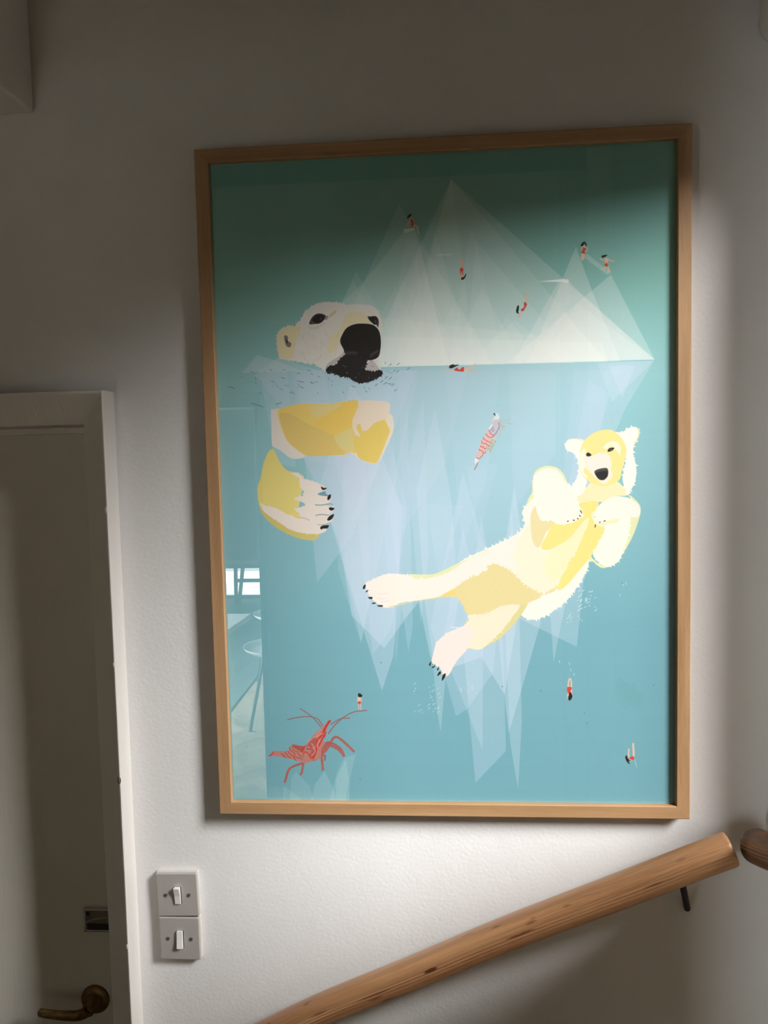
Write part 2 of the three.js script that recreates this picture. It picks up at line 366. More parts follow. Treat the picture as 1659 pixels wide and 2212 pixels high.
line('#6d86a8', [844,1365,854,1371,865,1376], 3.5);
line('#7f9db4', [1086,1367,1089,1371,1092,1374], 3.5);
line('#6d86a8', [723,1355,723,1359,722,1363], 3.4);
line('#7f9db4', [874,1311,872,1317,870,1324], 3.3);
line('#6d86a8', [408,1304,420,1307,432,1311], 3.2);
line('#7f9db4', [711,1278,720,1280,729,1281], 2.5);
line('#6d86a8', [244,1300,247,1306,250,1312], 2.6);
line('#7f9db4', [155,1290,160,1293,164,1296], 3.5);
line('#6d86a8', [243,1327,247,1331,250,1336], 3.1);
line('#7f9db4', [983,1247,984,1252,986,1257], 2.5);
line('#6d86a8', [789,1401,792,1406,794,1411], 3.6);
line('#7f9db4', [343,1324,355,1326,368,1329], 3.6);
line('#6d86a8', [692,1275,687,1279,681,1283], 3.6);
line('#7f9db4', [815,1284,820,1288,824,1293], 2.7);
line('#6d86a8', [724,1288,737,1290,749,1292], 2.9);
line('#7f9db4', [952,1384,955,1389,958,1393], 3.6);
line('#6d86a8', [519,1277,514,1280,509,1284], 3.1);
line('#7f9db4', [842,1346,856,1348,870,1350], 2.7);
line('#6d86a8', [596,1284,601,1288,606,1292], 3.3);
line('#7f9db4', [257,1263,250,1270,242,1277], 3.1);
line('#6d86a8', [954,1315,954,1321,954,1327], 3.0);
line('#7f9db4', [637,1303,646,1306,654,1308], 3.5);
line('#6d86a8', [983,1326,995,1331,1006,1335], 3.6);
line('#7f9db4', [719,1332,724,1335,730,1337], 3.1);
line('#6d86a8', [305,1261,302,1267,300,1274], 2.3);
line('#7f9db4', [1075,1361,1091,1362,1106,1364], 2.6);
line('#6d86a8', [1060,1356,1073,1361,1086,1366], 2.5);
line('#7f9db4', [665,1267,672,1267,679,1268], 2.8);
line('#6d86a8', [286,1323,283,1326,281,1329], 2.9);
line('#7f9db4', [818,1325,822,1327,826,1330], 3.3);
line('#6d86a8', [842,1325,846,1331,850,1337], 2.7);
line('#7f9db4', [512,1361,520,1363,528,1364], 2.8);
line('#6d86a8', [427,1352,441,1354,454,1356], 2.4);
line('#7f9db4', [814,1281,818,1285,823,1289], 3.4);
line('#6d86a8', [924,1251,917,1257,911,1262], 2.6);
line('#7f9db4', [1076,1294,1088,1296,1100,1298], 2.8);
line('#6d86a8', [592,1339,597,1342,602,1345], 3.5);
line('#7f9db4', [969,1245,974,1251,980,1256], 3.1);
line('#6d86a8', [650,1254,656,1256,662,1257], 3.5);
line('#7f9db4', [948,1243,943,1248,938,1254], 2.9);
line('#6d86a8', [340,1252,347,1256,354,1260], 3.5);
line('#7f9db4', [516,1280,522,1282,529,1285], 3.0);
line('#6d86a8', [1057,1228,1057,1235,1058,1242], 3.0);
line('#7f9db4', [367,1337,368,1344,369,1351], 2.5);
line('#6d86a8', [217,1258,228,1265,238,1272], 2.8);
line('#7f9db4', [717,1285,717,1289,717,1293], 2.6);
line('#5f7fa5', [1079,1253,1088,1247,1096,1239], 3.1);
line('#5f7fa5', [1103,1290,1112,1285,1120,1277], 3.1);
line('#5f7fa5', [1128,1250,1137,1245,1146,1237], 3.1);
line('#5f7fa5', [1123,1295,1132,1289,1141,1281], 3.1);
line('#5f7fa5', [1053,1329,1061,1324,1070,1316], 3.1);
line('#5f7fa5', [1043,1366,1052,1360,1061,1352], 3.1);
line('#5f7fa5', [990,1372,998,1367,1007,1359], 3.1);
line('#5f7fa5', [1093,1375,1101,1370,1110,1362], 3.1);
line('#5f7fa5', [1108,1408,1117,1403,1126,1395], 3.1);
line('#5f7fa5', [1189,1281,1198,1275,1207,1267], 3.1);
line('#5f7fa5', [1077,1334,1086,1329,1095,1321], 3.1);
line('#5f7fa5', [1023,1353,1032,1348,1041,1339], 3.1);
line('#4d6c86', [72,1352,98,1357,114,1366], 2.9);
line('#4d6c86', [213,1455,251,1469,288,1482], 2.9);
line('#4d6c86', [369,1468,386,1464,405,1458], 2.9);
line('#4d6c86', [508,1328,533,1333,550,1337], 2.9);
// its arm
blob('#f1e7dc', [337,1505,348,1497,388,1493,455,1479,522,1469,575,1468,694,1472,747,1467,800,1461,886,1460,964,1460,1072,1478,1074,1548,1093,1558,1101,1610,1091,1668,1049,1759,1015,1823,988,1845,948,1845,896,1824,844,1793,828,1775,798,1789,738,1792,618,1794,538,1789,545,1793,525,1805,484,1809,445,1800,392,1756,353,1735,337,1715,337,1597]);
blob('#f7d97a', [382,1506,455,1479,522,1469,575,1469,694,1474,800,1462,887,1463,881,1513,857,1552,842,1623,858,1630,853,1708,861,1780,828,1775,798,1789,738,1792,618,1794,547,1785,473,1738,428,1685,394,1598]);
blob('#e8cc7a', [390,1533,410,1618,435,1691,486,1745,552,1790,618,1793,738,1791,795,1779,753,1719,722,1666,650,1631,571,1596,493,1548,434,1521], 0.75);
blob('#f0dd97', [574,1485,615,1477,681,1475,734,1477,773,1484,726,1515,666,1540,625,1558,593,1525], 0.9);
fur('#f7d46c', [728,1667,795,1638,835,1616,857,1552,871,1506,887,1465,813,1463,766,1497,712,1535,638,1572,611,1604,676,1638], 5, 0.5);
blob('#ecdc93', [735,1672,782,1654,835,1629,846,1675,849,1754,831,1773,779,1759,740,1712]);
blob('#f3d672', [857,1672,893,1682,871,1643,869,1611,895,1605,907,1644,940,1635,981,1600,1034,1582,1053,1586,1065,1622,1077,1648,1057,1700,1022,1784,1001,1829,975,1846,922,1834,877,1807,852,1728]);
blob('#f6e4cd', [844,1590,857,1552,885,1494,887,1465,964,1461,1070,1481,1073,1544,1050,1576,987,1594,940,1638,917,1644,901,1631,895,1605,875,1604,871,1630,894,1682,851,1643]);
blob('#f7ead6', [1051,1583,1074,1548,1094,1561,1100,1610,1091,1662,1022,1804,1014,1810,1050,1733,1075,1655,1064,1616]);
// its paw
blob('#f1e088', [310,1764,339,1742,355,1762,377,1815,403,1856,435,1883,482,1894,534,1931,503,2063,500,2156,591,2264,621,2282,589,2318,536,2316,456,2292,356,2241,284,2179,246,2112,235,1991,256,1925,279,1833]);
blob('#dccb7a', [249,2098,278,2139,357,2200,457,2262,537,2274,618,2273,610,2298,583,2319,522,2315,442,2289,343,2234,271,2166,245,2118]);
fur('#f7ebdf', [455,1900,488,1894,511,1908,527,1931,574,1945,627,1966,666,1997,652,2013,625,2032,664,2043,694,2057,686,2086,649,2099,716,2117,708,2140,681,2159,707,2173,693,2206,632,2225,665,2246,658,2265,617,2278,537,2276,443,2252,344,2187,269,2132,250,2078,287,2099,347,2113,406,2148,473,2176,499,2183,500,2156,468,2122,529,2103,523,2083,463,2056,524,2037,525,2004,506,1984,501,1930], 4, 0.35);
blob('#7ba8b1', [615,2031,659,2014,671,2033,694,2044,651,2043]);
line('#93adb3', [596,2098,636,2100,690,2093,709,2100], 6.3);
line('#93adb3', [597,2165,634,2159,681,2165], 5.7);
line('#c3bbb5', [606,2221,639,2224,659,2219], 5.1);
line('#cbb9a8', [500,2176,526,2180,560,2194], 4.3);
blob('#1d1a18', [638,1985,656,1993,674,1994,659,2005,644,2003]);
blob('#1d1a18', [697,2035,695,2057,680,2070,675,2060,683,2041]);
blob('#1d1a18', [684,2118,702,2116,719,2124,700,2136,687,2130]);
blob('#1d1a18', [714,2159,702,2186,680,2198,671,2191,687,2169]);
blob('#1d1a18', [625,2240,642,2229,679,2228,669,2246,645,2247,631,2253]);
// the bear on its back
blob('#eceebb', [1942,1981,1956,1923,1994,1894,2039,1886,2084,1896,2121,1926,2147,1978,2159,2050,2056,2080,1928,2110,1905,2123,1919,2078,1938,2045]);
fur('#fff6e8', [1797,2330,1849,2298,1888,2253,1891,2214,1876,2168,1902,2129,1954,2078,2070,1983,2159,1998,2197,2051,2286,2117,2285,2247,2285,2312,2245,2546,2206,2611,2154,2703,2096,2755,2037,2788,1985,2820,1959,2827,1921,2807,1399,2581,1494,2469,1663,2387,1829,2315], 6, 0.45);
blob('#eceebb', [1175,2543,1260,2544,1344,2538,1466,2483,1625,2415,1663,2389,1634,2424,1532,2470,1419,2534,1325,2566,1222,2575]);
fur('#fdf3e6', [939,2576,1043,2538,1166,2547,1212,2570,1306,2569,1419,2534,1532,2461,1634,2415,1764,2356,1848,2301,1939,2335,2021,2402,2139,2394,2120,2524,2028,2673,1863,2587,1689,2500,1539,2583,1473,2630,1369,2681,1256,2703,1124,2721,1029,2753,936,2691,900,2604], 4, 0.35);
blob('#efe0b0', [1369,2681,1473,2630,1538,2668,1463,2686,1379,2690], 0.6);
blob('#e9deA0', [1029,2751,1124,2726,1256,2703,1379,2683,1416,2681,1341,2696,1219,2712,1096,2740]);
blob('#f5dc80', [1369,2681,1464,2629,1511,2602,1528,2668,1491,2705,1463,2686,1416,2680]);
fur('#efdfa2', [1472,2696,1464,2639,1530,2583,1642,2537,1680,2491,1726,2491,1808,2539,1890,2596,1936,2644,2009,2673,2101,2617,2064,2673,1991,2701,1907,2728,1843,2746,1750,2746,1694,2773,1638,2797,1564,2806,1527,2782,1509,2734], 6, 0.6);
blob('#fee98f', [2028,2654,2074,2627,2139,2459,2213,2321,2268,2211,2357,2167,2340,2249,2276,2433,2211,2553,2147,2609,2101,2636]);
fur('#fff3d8', [1863,2587,1828,2455,1866,2316,1931,2242,1975,2392,2057,2393,2158,2320,2268,2211,2267,2266,2194,2423,2148,2487,2120,2590,2028,2635,1991,2658,1936,2634], 8, 0.7);
fur('#fff7ea', [1865,2803,1903,2738,2018,2682,2119,2627,2211,2544,2280,2443,2266,2526,2211,2628,2156,2693,2100,2749,2026,2804,1934,2834], 6, 0.5);
blob('#e8dc9c', [1526,2791,1564,2806,1638,2797,1750,2746,1852,2743,1903,2738,1851,2822,1795,2888,1738,2944,1682,2982,1607,3015,1542,3015,1504,2991,1534,2896,1516,2857,1545,2820,1509,2743]);
fur('#f9efd3', [1540,2801,1638,2798,1750,2746,1854,2745,1805,2822,1748,2897,1701,2944,1626,3010,1579,3020,1523,2996,1468,2952,1487,2895,1540,2839], 4, 0.4);
fur('#f9ece2', [1316,3047,1336,2980,1393,2923,1469,2886,1535,2867,1562,2915,1542,2991,1504,3048,1456,3096,1417,3172,1379,3191,1361,3143,1333,3124,1305,3095], 3, 0.35);
line('#e7f0ec', [1427,2878,1460,2880,1488,2886], 5.7);
blob('#1c1a19', [1303,3095,1295,3122,1288,3114]);
blob('#1c1a19', [1329,3111,1319,3134,1303,3132,1319,3124]);
blob('#1c1a19', [1350,3126,1346,3148,1337,3149]);
blob('#1c1a19', [1359,3158,1360,3172,1339,3187,1346,3167]);
blob('#1c1a19', [1391,3172,1386,3196,1367,3218,1373,3182]);
blob('#1c1a19', [902,2604,896,2628,884,2631,888,2612]);
blob('#1c1a19', [918,2637,908,2652,901,2648]);
blob('#1c1a19', [915,2685,941,2683,939,2695,924,2694]);
blob('#1c1a19', [935,2721,963,2718,952,2727]);
blob('#1c1a19', [971,2737,1001,2735,1005,2744,982,2744]);
line('#efe0d6', [974,2662,1003,2665,1041,2658], 3.4);
line('#efe0d6', [969,2691,997,2696,1030,2690], 3.4);
line('#efe0d6', [992,2715,1020,2712,1049,2707], 3.4);
blob('#f2e2ae', [1930,2182,1970,2124,1992,2177,2074,2230,2022,2294,1990,2366,1964,2385,1935,2326]);
blob('#fee98f', [1990,2379,2016,2327,2074,2237,2157,2244,2234,2207,2273,2181,2269,2220,2215,2278,2157,2336,2073,2387,2015,2402]);
blob('#fee98f', [2222,2116,2286,2098,2336,2111,2330,2170,2349,2235,2387,2255,2374,2313,2329,2384,2284,2455,2207,2546,2155,2610,2097,2650,2110,2571,2156,2506,2194,2441,2246,2311,2272,2220,2241,2181]);
blob('#fdf0c4', [2311,2169,2526,2173,2523,2263,2469,2282,2361,2267,2310,2234]);
blob('#fff3c8', [2269,2207,2273,2253,2246,2311,2195,2408,2156,2479,2117,2545,2065,2597,2008,2504,2067,2393,2157,2336]);
fur('#fff6e8', [1945,2007,1955,1942,1994,1911,2039,1899,2083,1913,2121,1952,2150,2011,2197,2076,2222,2129,2241,2181,2209,2213,2157,2238,2106,2247,2074,2233,2042,2216,1997,2222,1966,2163,1954,2091], 5, 0.35);
blob('#eceebb', [2520,2076,2551,2096,2583,2135,2589,2174,2579,2219,2551,2303,2513,2380,2468,2444,2488,2315,2520,2212,2551,2154]);
blob('#eceebb', [2284,2435,2309,2468,2347,2495,2392,2509,2360,2518,2328,2501,2303,2478,2281,2475]);
fur('#fff8e8', [2526,2209,2519,2302,2494,2386,2462,2470,2430,2496,2392,2512,2347,2489,2303,2436,2329,2377,2367,2306,2383,2248,2437,2243,2475,2211], 5, 0.5);
blob('#fdf0be', [2377,2232,2437,2226,2463,2214,2444,2240,2399,2245]);
fur('#fff6e8', [2310,2221,2311,2182,2336,2137,2381,2099,2425,2081,2476,2082,2526,2096,2570,2129,2586,2168,2573,2206,2513,2208,2463,2214,2412,2223,2361,2235,2317,2244], 3, 0.3);
blob('#fbefbf', [2210,2077,2261,2026,2312,1982,2438,1985,2501,2044,2507,2076,2425,2081,2362,2112,2298,2104,2228,2116]);
fur('#fffaec', [2172,2031,2210,1960,2220,1896,2211,1845,2186,1812,2148,1792,2139,1759,2161,1731,2212,1728,2250,1743,2243,1858,2261,1936,2267,1987,2248,2052,2210,2070], 4, 0.3);
fur('#fffbee', [2426,1693,2477,1694,2521,1668,2558,1664,2580,1684,2574,1725,2549,1776,2545,1827,2558,1878,2564,1942,2551,2006,2526,2051,2514,2076,2495,2031,2482,1979,2489,1928,2501,1851,2477,1755], 5, 0.35);
line('#f0ecc0', [2568,1671,2579,1690,2574,1725,2551,1769], 7.1);
line('#f3e9c4', [2161,1728,2212,1727,2247,1740], 5.7);
blob('#feeb9c', [2234,1781,2262,1730,2332,1684,2408,1677,2445,1697,2477,1729,2505,1794,2495,1864,2476,1928,2463,1979,2413,2010,2362,2018,2305,2001,2248,1955,2223,1896,2227,1832]);
blob('#fff8e4', [2224,1845,2243,1794,2262,1794,2259,1839,2274,1872,2249,1923,2274,1955,2261,1962,2230,1916]);
blob('#fff6dc', [2368,1784,2388,1759,2426,1746,2458,1761,2471,1793,2464,1834,2454,1812,2439,1799,2414,1772,2388,1791]);
blob('#fdf0e0', [2249,1858,2274,1833,2312,1828,2357,1809,2401,1830,2416,1875,2413,1920,2422,1952,2394,1990,2365,2002,2331,1976,2293,1936,2261,1897]);
blob('#fbdc6e', [2350,1822,2363,1810,2369,1823], 0.3);
blob('#2b2829', [2266,1820,2278,1811,2297,1826,2281,1835,2268,1830]);
blob('#2b2829', [2393,1805,2404,1788,2432,1786,2423,1801,2404,1809]);
blob('#5d6b74', [2406,1798,2414,1792,2419,1798,2410,1803]);
blob('#4c4848', [2314,1930,2331,1915,2369,1907,2391,1910,2397,1932,2391,1961,2369,1980,2343,1976,2328,1960]);
blob('#262324', [2321,1940,2344,1928,2369,1925,2388,1926,2394,1945,2384,1964,2362,1977,2340,1968]);
line('#2a221a', [2227,2161,2234,2171,2236,2180], 4.6);
line('#2a221a', [2222,2190,2227,2197,2232,2198], 4.6);
line('#2a221a', [2209,2209,2214,2213,2218,2215], 4.6);
line('#2a221a', [2183,2219,2189,2222,2195,2221], 4.6);
line('#2a221a', [2148,2228,2153,2227,2158,2224], 4.6);
line('#3a2f16', [2318,2250,2318,2259,2315,2267], 5.1);
line('#3a2f16', [2347,2232,2345,2237,2342,2240], 5.1);
line('#3a2f16', [2368,2232,2374,2229,2379,2226], 5.1);
line('#8a7a40', [2312,2206,2314,2204,2318,2202], 2.3);
// spray
line('#f2fbfa', [2251,2727,2260,2720,2268,2714], 2.9);
line('#f2fbfa', [2255,2719,2261,2714,2268,2708], 2.9);
line('#f2fbfa', [2224,2719,2230,2714,2237,2709], 2.9);
line('#f2fbfa', [2293,2664,2297,2660,2302,2656], 2.9);
line('#f2fbfa', [2213,2759,2220,2753,2227,2747], 2.9);
line('#f2fbfa', [2206,2783,2214,2776,2223,2768], 2.9);
line('#f2fbfa', [2278,2731,2282,2728,2285,2725], 2.9);
line('#f2fbfa', [2209,2718,2212,2716,2215,2713], 2.9);
line('#f2fbfa', [2228,2681,2231,2679,2234,2676], 2.9);
line('#f2fbfa', [2253,2711,2261,2705,2269,2698], 2.9);
line('#f2fbfa', [2261,2736,2267,2731,2273,2726], 2.9);
line('#f2fbfa', [2278,2711,2283,2707,2287,2704], 2.9);
line('#f2fbfa', [2311,2785,2319,2778,2327,2772], 2.9);
line('#f2fbfa', [2284,2692,2288,2689,2292,2685], 2.9);
line('#f2fbfa', [2235,2662,2242,2656,2250,2650], 2.9);
line('#f2fbfa', [2249,2762,2254,2758,2259,2754], 2.9);
line('#f2fbfa', [2312,2761,2315,2759,2318,2756], 2.9);
line('#f2fbfa', [2227,2771,2233,2766,2239,2762], 2.9);
line('#f2fbfa', [2314,2702,2317,2700,2321,2697], 2.9);
line('#f2fbfa', [2274,2753,2279,2749,2283,2746], 2.9);
line('#f2fbfa', [2211,2697,2220,2690,2229,2683], 2.9);
line('#f2fbfa', [2289,2666,2293,2663,2298,2659], 2.9);
line('#f2fbfa', [2214,2661,2222,2655,2229,2648], 2.9);
line('#f2fbfa', [2224,2725,2230,2720,2235,2716], 2.9);
line('#f2fbfa', [2227,2746,2231,2743,2235,2740], 2.9);
line('#f2fbfa', [2275,2667,2281,2663,2286,2658], 2.9);
line('#e9f7f6', [2155,2814,2158,2811,2162,2809], 2.6);
line('#e9f7f6', [2231,2845,2234,2842,2238,2839], 2.6);
line('#e9f7f6', [2164,2849,2167,2846,2171,2843], 2.6);
line('#e9f7f6', [2155,2821,2158,2818,2162,2816], 2.6);
line('#e9f7f6', [2219,2836,2222,2833,2226,2830], 2.6);
line('#e9f7f6', [2143,2855,2146,2852,2150,2849], 2.6);
line('#e9f7f6', [2155,2814,2158,2811,2162,2808], 2.6);
line('#e9f7f6', [2211,2818,2214,2815,2218,2812], 2.6);
line('#e9f7f6', [2163,2803,2166,2800,2171,2798], 2.6);
line('#e9f7f6', [2143,2832,2145,2829,2150,2826], 2.6);
line('#e9f7f6', [2158,2833,2161,2830,2165,2827], 2.6);
line('#e9f7f6', [2171,2825,2174,2822,2178,2819], 2.6);
line('#dcf0f0', [1348,3330,1354,3324,1360,3319], 2.6);
line('#dcf0f0', [1335,3271,1339,3267,1343,3264], 2.6);
line('#dcf0f0', [1340,3391,1344,3386,1349,3383], 2.6);
line('#dcf0f0', [1212,3380,1221,3372,1229,3366], 2.6);
line('#dcf0f0', [1213,3420,1221,3411,1229,3406], 2.6);
line('#dcf0f0', [1290,3315,1293,3312,1297,3309], 2.6);
line('#dcf0f0', [1190,3418,1194,3414,1198,3411], 2.6);
line('#dcf0f0', [1303,3289,1311,3281,1319,3275], 2.6);
line('#dcf0f0', [1288,3292,1292,3288,1296,3285], 2.6);
line('#dcf0f0', [1310,3250,1315,3246,1319,3243], 2.6);
line('#dcf0f0', [1277,3400,1284,3393,1291,3388], 2.6);
line('#dcf0f0', [1232,3409,1236,3405,1240,3402], 2.6);
line('#dcf0f0', [1187,3289,1193,3283,1198,3279], 2.6);
line('#dcf0f0', [1196,3271,1201,3266,1206,3262], 2.6);
line('#dcf0f0', [1284,3263,1289,3257,1294,3254], 2.6);
line('#dcf0f0', [1334,3424,1341,3417,1347,3412], 2.6);
line('#dcf0f0', [1304,3346,1308,3342,1311,3340], 2.6);
line('#dcf0f0', [1189,3244,1197,3236,1205,3230], 2.6);
line('#dcf0f0', [1305,3417,1308,3414,1311,3411], 2.6);
line('#dcf0f0', [1291,3331,1299,3323,1306,3318], 2.6);
line('#dcf0f0', [1239,3424,1242,3421,1245,3418], 2.6);
line('#dcf0f0', [1274,3380,1282,3371,1290,3365], 2.6);
line('#dcf0f0', [1307,3373,1315,3365,1323,3360], 2.6);
line('#dcf0f0', [1340,3306,1347,3299,1354,3294], 2.6);
line('#dcf0f0', [1337,3402,1343,3396,1348,3393], 2.6);
line('#dcf0f0', [1317,3401,1324,3395,1330,3390], 2.6);
line('#dcf0f0', [1544,3260,1547,3254,1550,3248], 2.3);
line('#dcf0f0', [1539,3280,1542,3274,1545,3268], 2.3);
line('#dcf0f0', [1484,3282,1487,3276,1490,3270], 2.3);
line('#dcf0f0', [1584,3303,1586,3297,1589,3292], 2.3);
line('#dcf0f0', [1555,3260,1558,3255,1561,3249], 2.3);
line('#dcf0f0', [1556,3277,1559,3271,1562,3265], 2.3);
line('#dcf0f0', [1523,3300,1526,3294,1529,3288], 2.3);
line('#dcf0f0', [1484,3292,1487,3286,1490,3280], 2.3);
line('#dcf0f0', [1478,3279,1481,3273,1484,3267], 2.3);
line('#dcf0f0', [1528,3247,1531,3241,1534,3235], 2.3);
line('#e9f7f6', [2155,3102,2155,3111,2158,3120], 2.6);
line('#e9f7f6', [2164,3142,2164,3150,2167,3159], 2.6);
line('#e9f7f6', [2183,3170,2183,3179,2186,3187], 2.6);
line('#e9f7f6', [2096,3090,2095,3098,2098,3107], 2.6);
line('#e9f7f6', [2465,2678,2465,2686,2467,2695], 2.6);
line('#e9f7f6', [2500,2606,2500,2614,2503,2623], 2.6);
line('#e9f7f6', [2482,2612,2482,2620,2485,2629], 2.6);
// the krill
blob('#f3efee', [1707,1595,1721,1576,1729,1557,1740,1566,1747,1582,1742,1598,1739,1620,1734,1641,1712,1641,1707,1619], 0.8);
blob('#cfccd6', [1710,1603,1729,1598,1742,1601,1739,1625,1728,1658,1717,1684,1703,1687,1687,1667,1685,1654,1701,1638]);
blob('#b9b5c2', [1688,1654,1707,1638,1715,1657,1712,1671,1701,1673]);
blob('#f3efee', [1679,1654,1702,1622,1701,1638,1688,1654]);
blob('#e6cfcc', [1694,1613,1699,1586,1713,1584,1707,1614], 0.7);
blob('#e7c5c0', [1677,1662,1687,1667,1703,1689,1717,1690,1703,1706,1697,1722,1692,1738,1683,1757,1667,1773,1661,1795,1645,1805,1628,1827,1612,1834,1602,1823,1618,1774,1635,1726,1646,1702,1663,1683]);
blob('#f0ecea', [1595,1831,1606,1829,1616,1837,1611,1853,1598,1864,1592,1848]);
line('#dc5f5a', [1677,1661,1685,1667,1693,1684,1706,1691,1720,1687,1733,1666,1743,1647,1742,1615], 4.3);
line('#dc5f5a', [1663,1682,1668,1690,1684,1704,1703,1703,1714,1695], 4.3);
line('#dc5f5a', [1648,1702,1649,1715,1662,1721,1673,1729,1693,1735], 4.3);
line('#dc5f5a', [1636,1724,1640,1737,1651,1742,1661,1740,1670,1750,1683,1754], 4.3);
line('#dc5f5a', [1628,1753,1636,1764,1645,1759,1653,1773,1664,1771,1667,1766], 4.3);
line('#dc5f5a', [1619,1773,1626,1783,1637,1784,1645,1796,1657,1799,1660,1786], 4.3);
line('#dc5f5a', [1602,1824,1614,1834,1628,1827,1639,1816,1647,1800], 4.3);
line('#c75d62', [1611,1856,1606,1872,1589,1901], 4.6);
line('#cdb8a6', [1742,1615,1756,1604,1794,1601,1813,1592], 2.9);
line('#cdb8a6', [1742,1616,1780,1617,1807,1626,1834,1628], 2.9);
line('#cdb8a6', [1745,1625,1769,1637,1788,1644], 2.9);
line('#cdb8a6', [1747,1628,1761,1645,1766,1663], 2.9);
line('#cdb8a6', [1747,1628,1769,1645,1777,1664], 2.9);
line('#cdb8a6', [1745,1631,1750,1669,1745,1707], 2.9);
line('#c9b588', [1695,1725,1708,1721,1718,1728,1720,1739], 8.6);
line('#c9b588', [1686,1743,1700,1738,1707,1749,1706,1760], 8.6);
line('#c9b588', [1672,1765,1692,1757,1698,1768,1699,1776], 8.6);
line('#c9b588', [1670,1778,1683,1776,1690,1784,1688,1797], 8.6);
blob('#1d1d20', [1710,1562,1715,1558,1719,1561,1720,1567,1724,1574,1720,1573,1714,1568]);
blob('#f7f3ec', [1722,1720,1703,1738,1706,1711,1727,1701], 0.15);
// the shrimp
line('#a5605c', [460,3396,524,3439,569,3486,594,3519], 5.7);
line('#a5605c', [376,3470,439,3455,514,3449,570,3462,593,3491,606,3509], 5.7);
line('#a5605c', [655,3502,691,3476,733,3460,779,3459], 5.7);
line('#a5605c', [637,3561,690,3495,747,3448,804,3419,890,3408], 6.3);
line('#b0685f', [468,3755,420,3769,387,3786,369,3810,356,3853,345,3885], 14.8);
line('#b0685f', [473,3747,467,3781,461,3809,450,3833], 14.2);
line('#b0685f', [591,3718,594,3756,597,3801], 15.7);
line('#b0685f', [591,3718,600,3704,614,3706,609,3737], 11.4);
line('#b0685f', [593,3642,640,3618,686,3637,718,3665,736,3710], 17.1);
line('#b0685f', [649,3637,695,3661,727,3694], 12.8);
line('#b0685f', [649,3623,669,3590,693,3582,720,3599,752,3627,779,3655,802,3679], 15.7);
line('#d9605a', [367,3810,377,3791,396,3779], 5.7);
line('#d9605a', [467,3776,471,3790,461,3805], 5.7);
line('#d9605a', [765,3641,779,3655,793,3669], 5.7);
line('#d9605a', [718,3665,727,3684,731,3694], 5.7);
line('#d9605a', [594,3761,596,3780,597,3794], 5.7);
blob('#c48478', [282,3679,329,3674,371,3674,401,3632,452,3638,490,3635,529,3585,558,3552,592,3526,644,3474,656,3476,629,3528,625,3571,603,3604,640,3637,610,3680,581,3718,534,3740,486,3752,449,3743,374,3724,328,3712,278,3706]);
blob('#b4594f', [403,3633,452,3640,485,3647,470,3681,451,3676,414,3652]);
blob('#b3605a', [509,3623,557,3585,551,3637,536,3657,554,3685,535,3714,512,3699,526,3671,494,3662]);
blob('#b25a55', [581,3718,592,3661,626,3613,659,3623,639,3656,610,3689,553,3735,534,3733], 0.8);
blob('#d4574f', [245,3708,265,3691,277,3675,285,3686,276,3701,257,3710]);
line('#b0453f', [328,3691,347,3700,342,3708,361,3717], 4.3);
line('#b0453f', [352,3679,366,3696,375,3712,393,3719], 4.3);
line('#b0453f', [371,3674,389,3695,408,3710,412,3724,426,3738], 4.3);
line('#b0453f', [384,3648,390,3667,413,3686,418,3700,412,3714,445,3719,468,3728], 4.3);
line('#b0453f', [403,3648,414,3671,437,3681,446,3700,474,3714], 4.3);
line('#d2372f', [654,3474,629,3509,595,3571,566,3604,560,3647,554,3680,534,3723], 11.4);
line('#d2372f', [647,3476,615,3528,605,3552], 10.0);
line('#d2372f', [624,3547,604,3585,589,3614,574,3642], 8.6);
line('#d2372f', [618,3571,599,3595], 8.6);
line('#d2372f', [490,3638,471,3657,465,3685], 5.7);
line('#d2372f', [525,3726,511,3704,498,3685,479,3681,474,3700], 6.3);
line('#d2372f', [530,3723,537,3718], 14.2);
line('#e39a86', [558,3571,591,3533], 5.7);
line('#e39a86', [538,3585,567,3576,605,3557], 5.7);
line('#e39a86', [495,3619,510,3604,529,3595], 5.7);
line('#e39a86', [528,3623,539,3642,536,3657], 5.7);
line('#e39a86', [499,3647,518,3652], 5.7);
line('#e39a86', [580,3595,565,3633,565,3652], 5.7);
line('#e39a86', [546,3647,550,3680,525,3704], 5.7);
// the swimmers
blob('#f0c9ae', [1226,374,1234,371,1245,380,1254,414,1265,423,1247,428,1234,390]);
line('#f0c9ae', [1232,381,1217,402,1213,418,1206,422], 9.1);
line('#f0c9ae', [1245,424,1268,424,1273,450,1278,474], 10.3);
blob('#e0483c', [1234,380,1241,381,1246,394,1249,413,1241,428,1236,417,1238,404,1231,393]);
blob('#161a1c', [1209,376,1214,364,1224,354,1240,351,1234,359,1226,369]);
blob('#f0c9ae', [2251,583,2270,584,2272,595,2253,594]);
line('#f0c9ae', [2251,587,2247,592,2249,604], 7.1);
line('#f0c9ae', [2272,593,2279,603,2270,620], 7.1);
line('#f0c9ae', [2249,625,2247,647,2249,666], 11.4);
line('#f0c9ae', [2259,628,2257,647,2254,666], 11.4);
blob('#e0483c', [2253,590,2262,596,2272,593,2266,607,2262,618,2265,629,2251,626,2242,620,2253,609]);
blob('#161a1c', [2242,585,2245,570,2262,558,2273,571,2274,585,2268,580,2262,567,2255,581]);
blob('#f0c9ae', [2383,661,2400,659,2402,674,2397,691,2382,690]);
line('#f0c9ae', [2383,665,2368,671,2353,659], 6.8);
line('#f0c9ae', [2399,666,2416,675,2438,678], 6.8);
line('#f0c9ae', [2387,707,2376,722,2361,719], 10.3);
line('#f0c9ae', [2399,708,2403,729,2412,742], 11.4);
blob('#e0483c', [2391,686,2396,695,2400,709,2382,705,2380,699]);
blob('#161a1c', [2365,656,2366,644,2395,642,2387,650]);
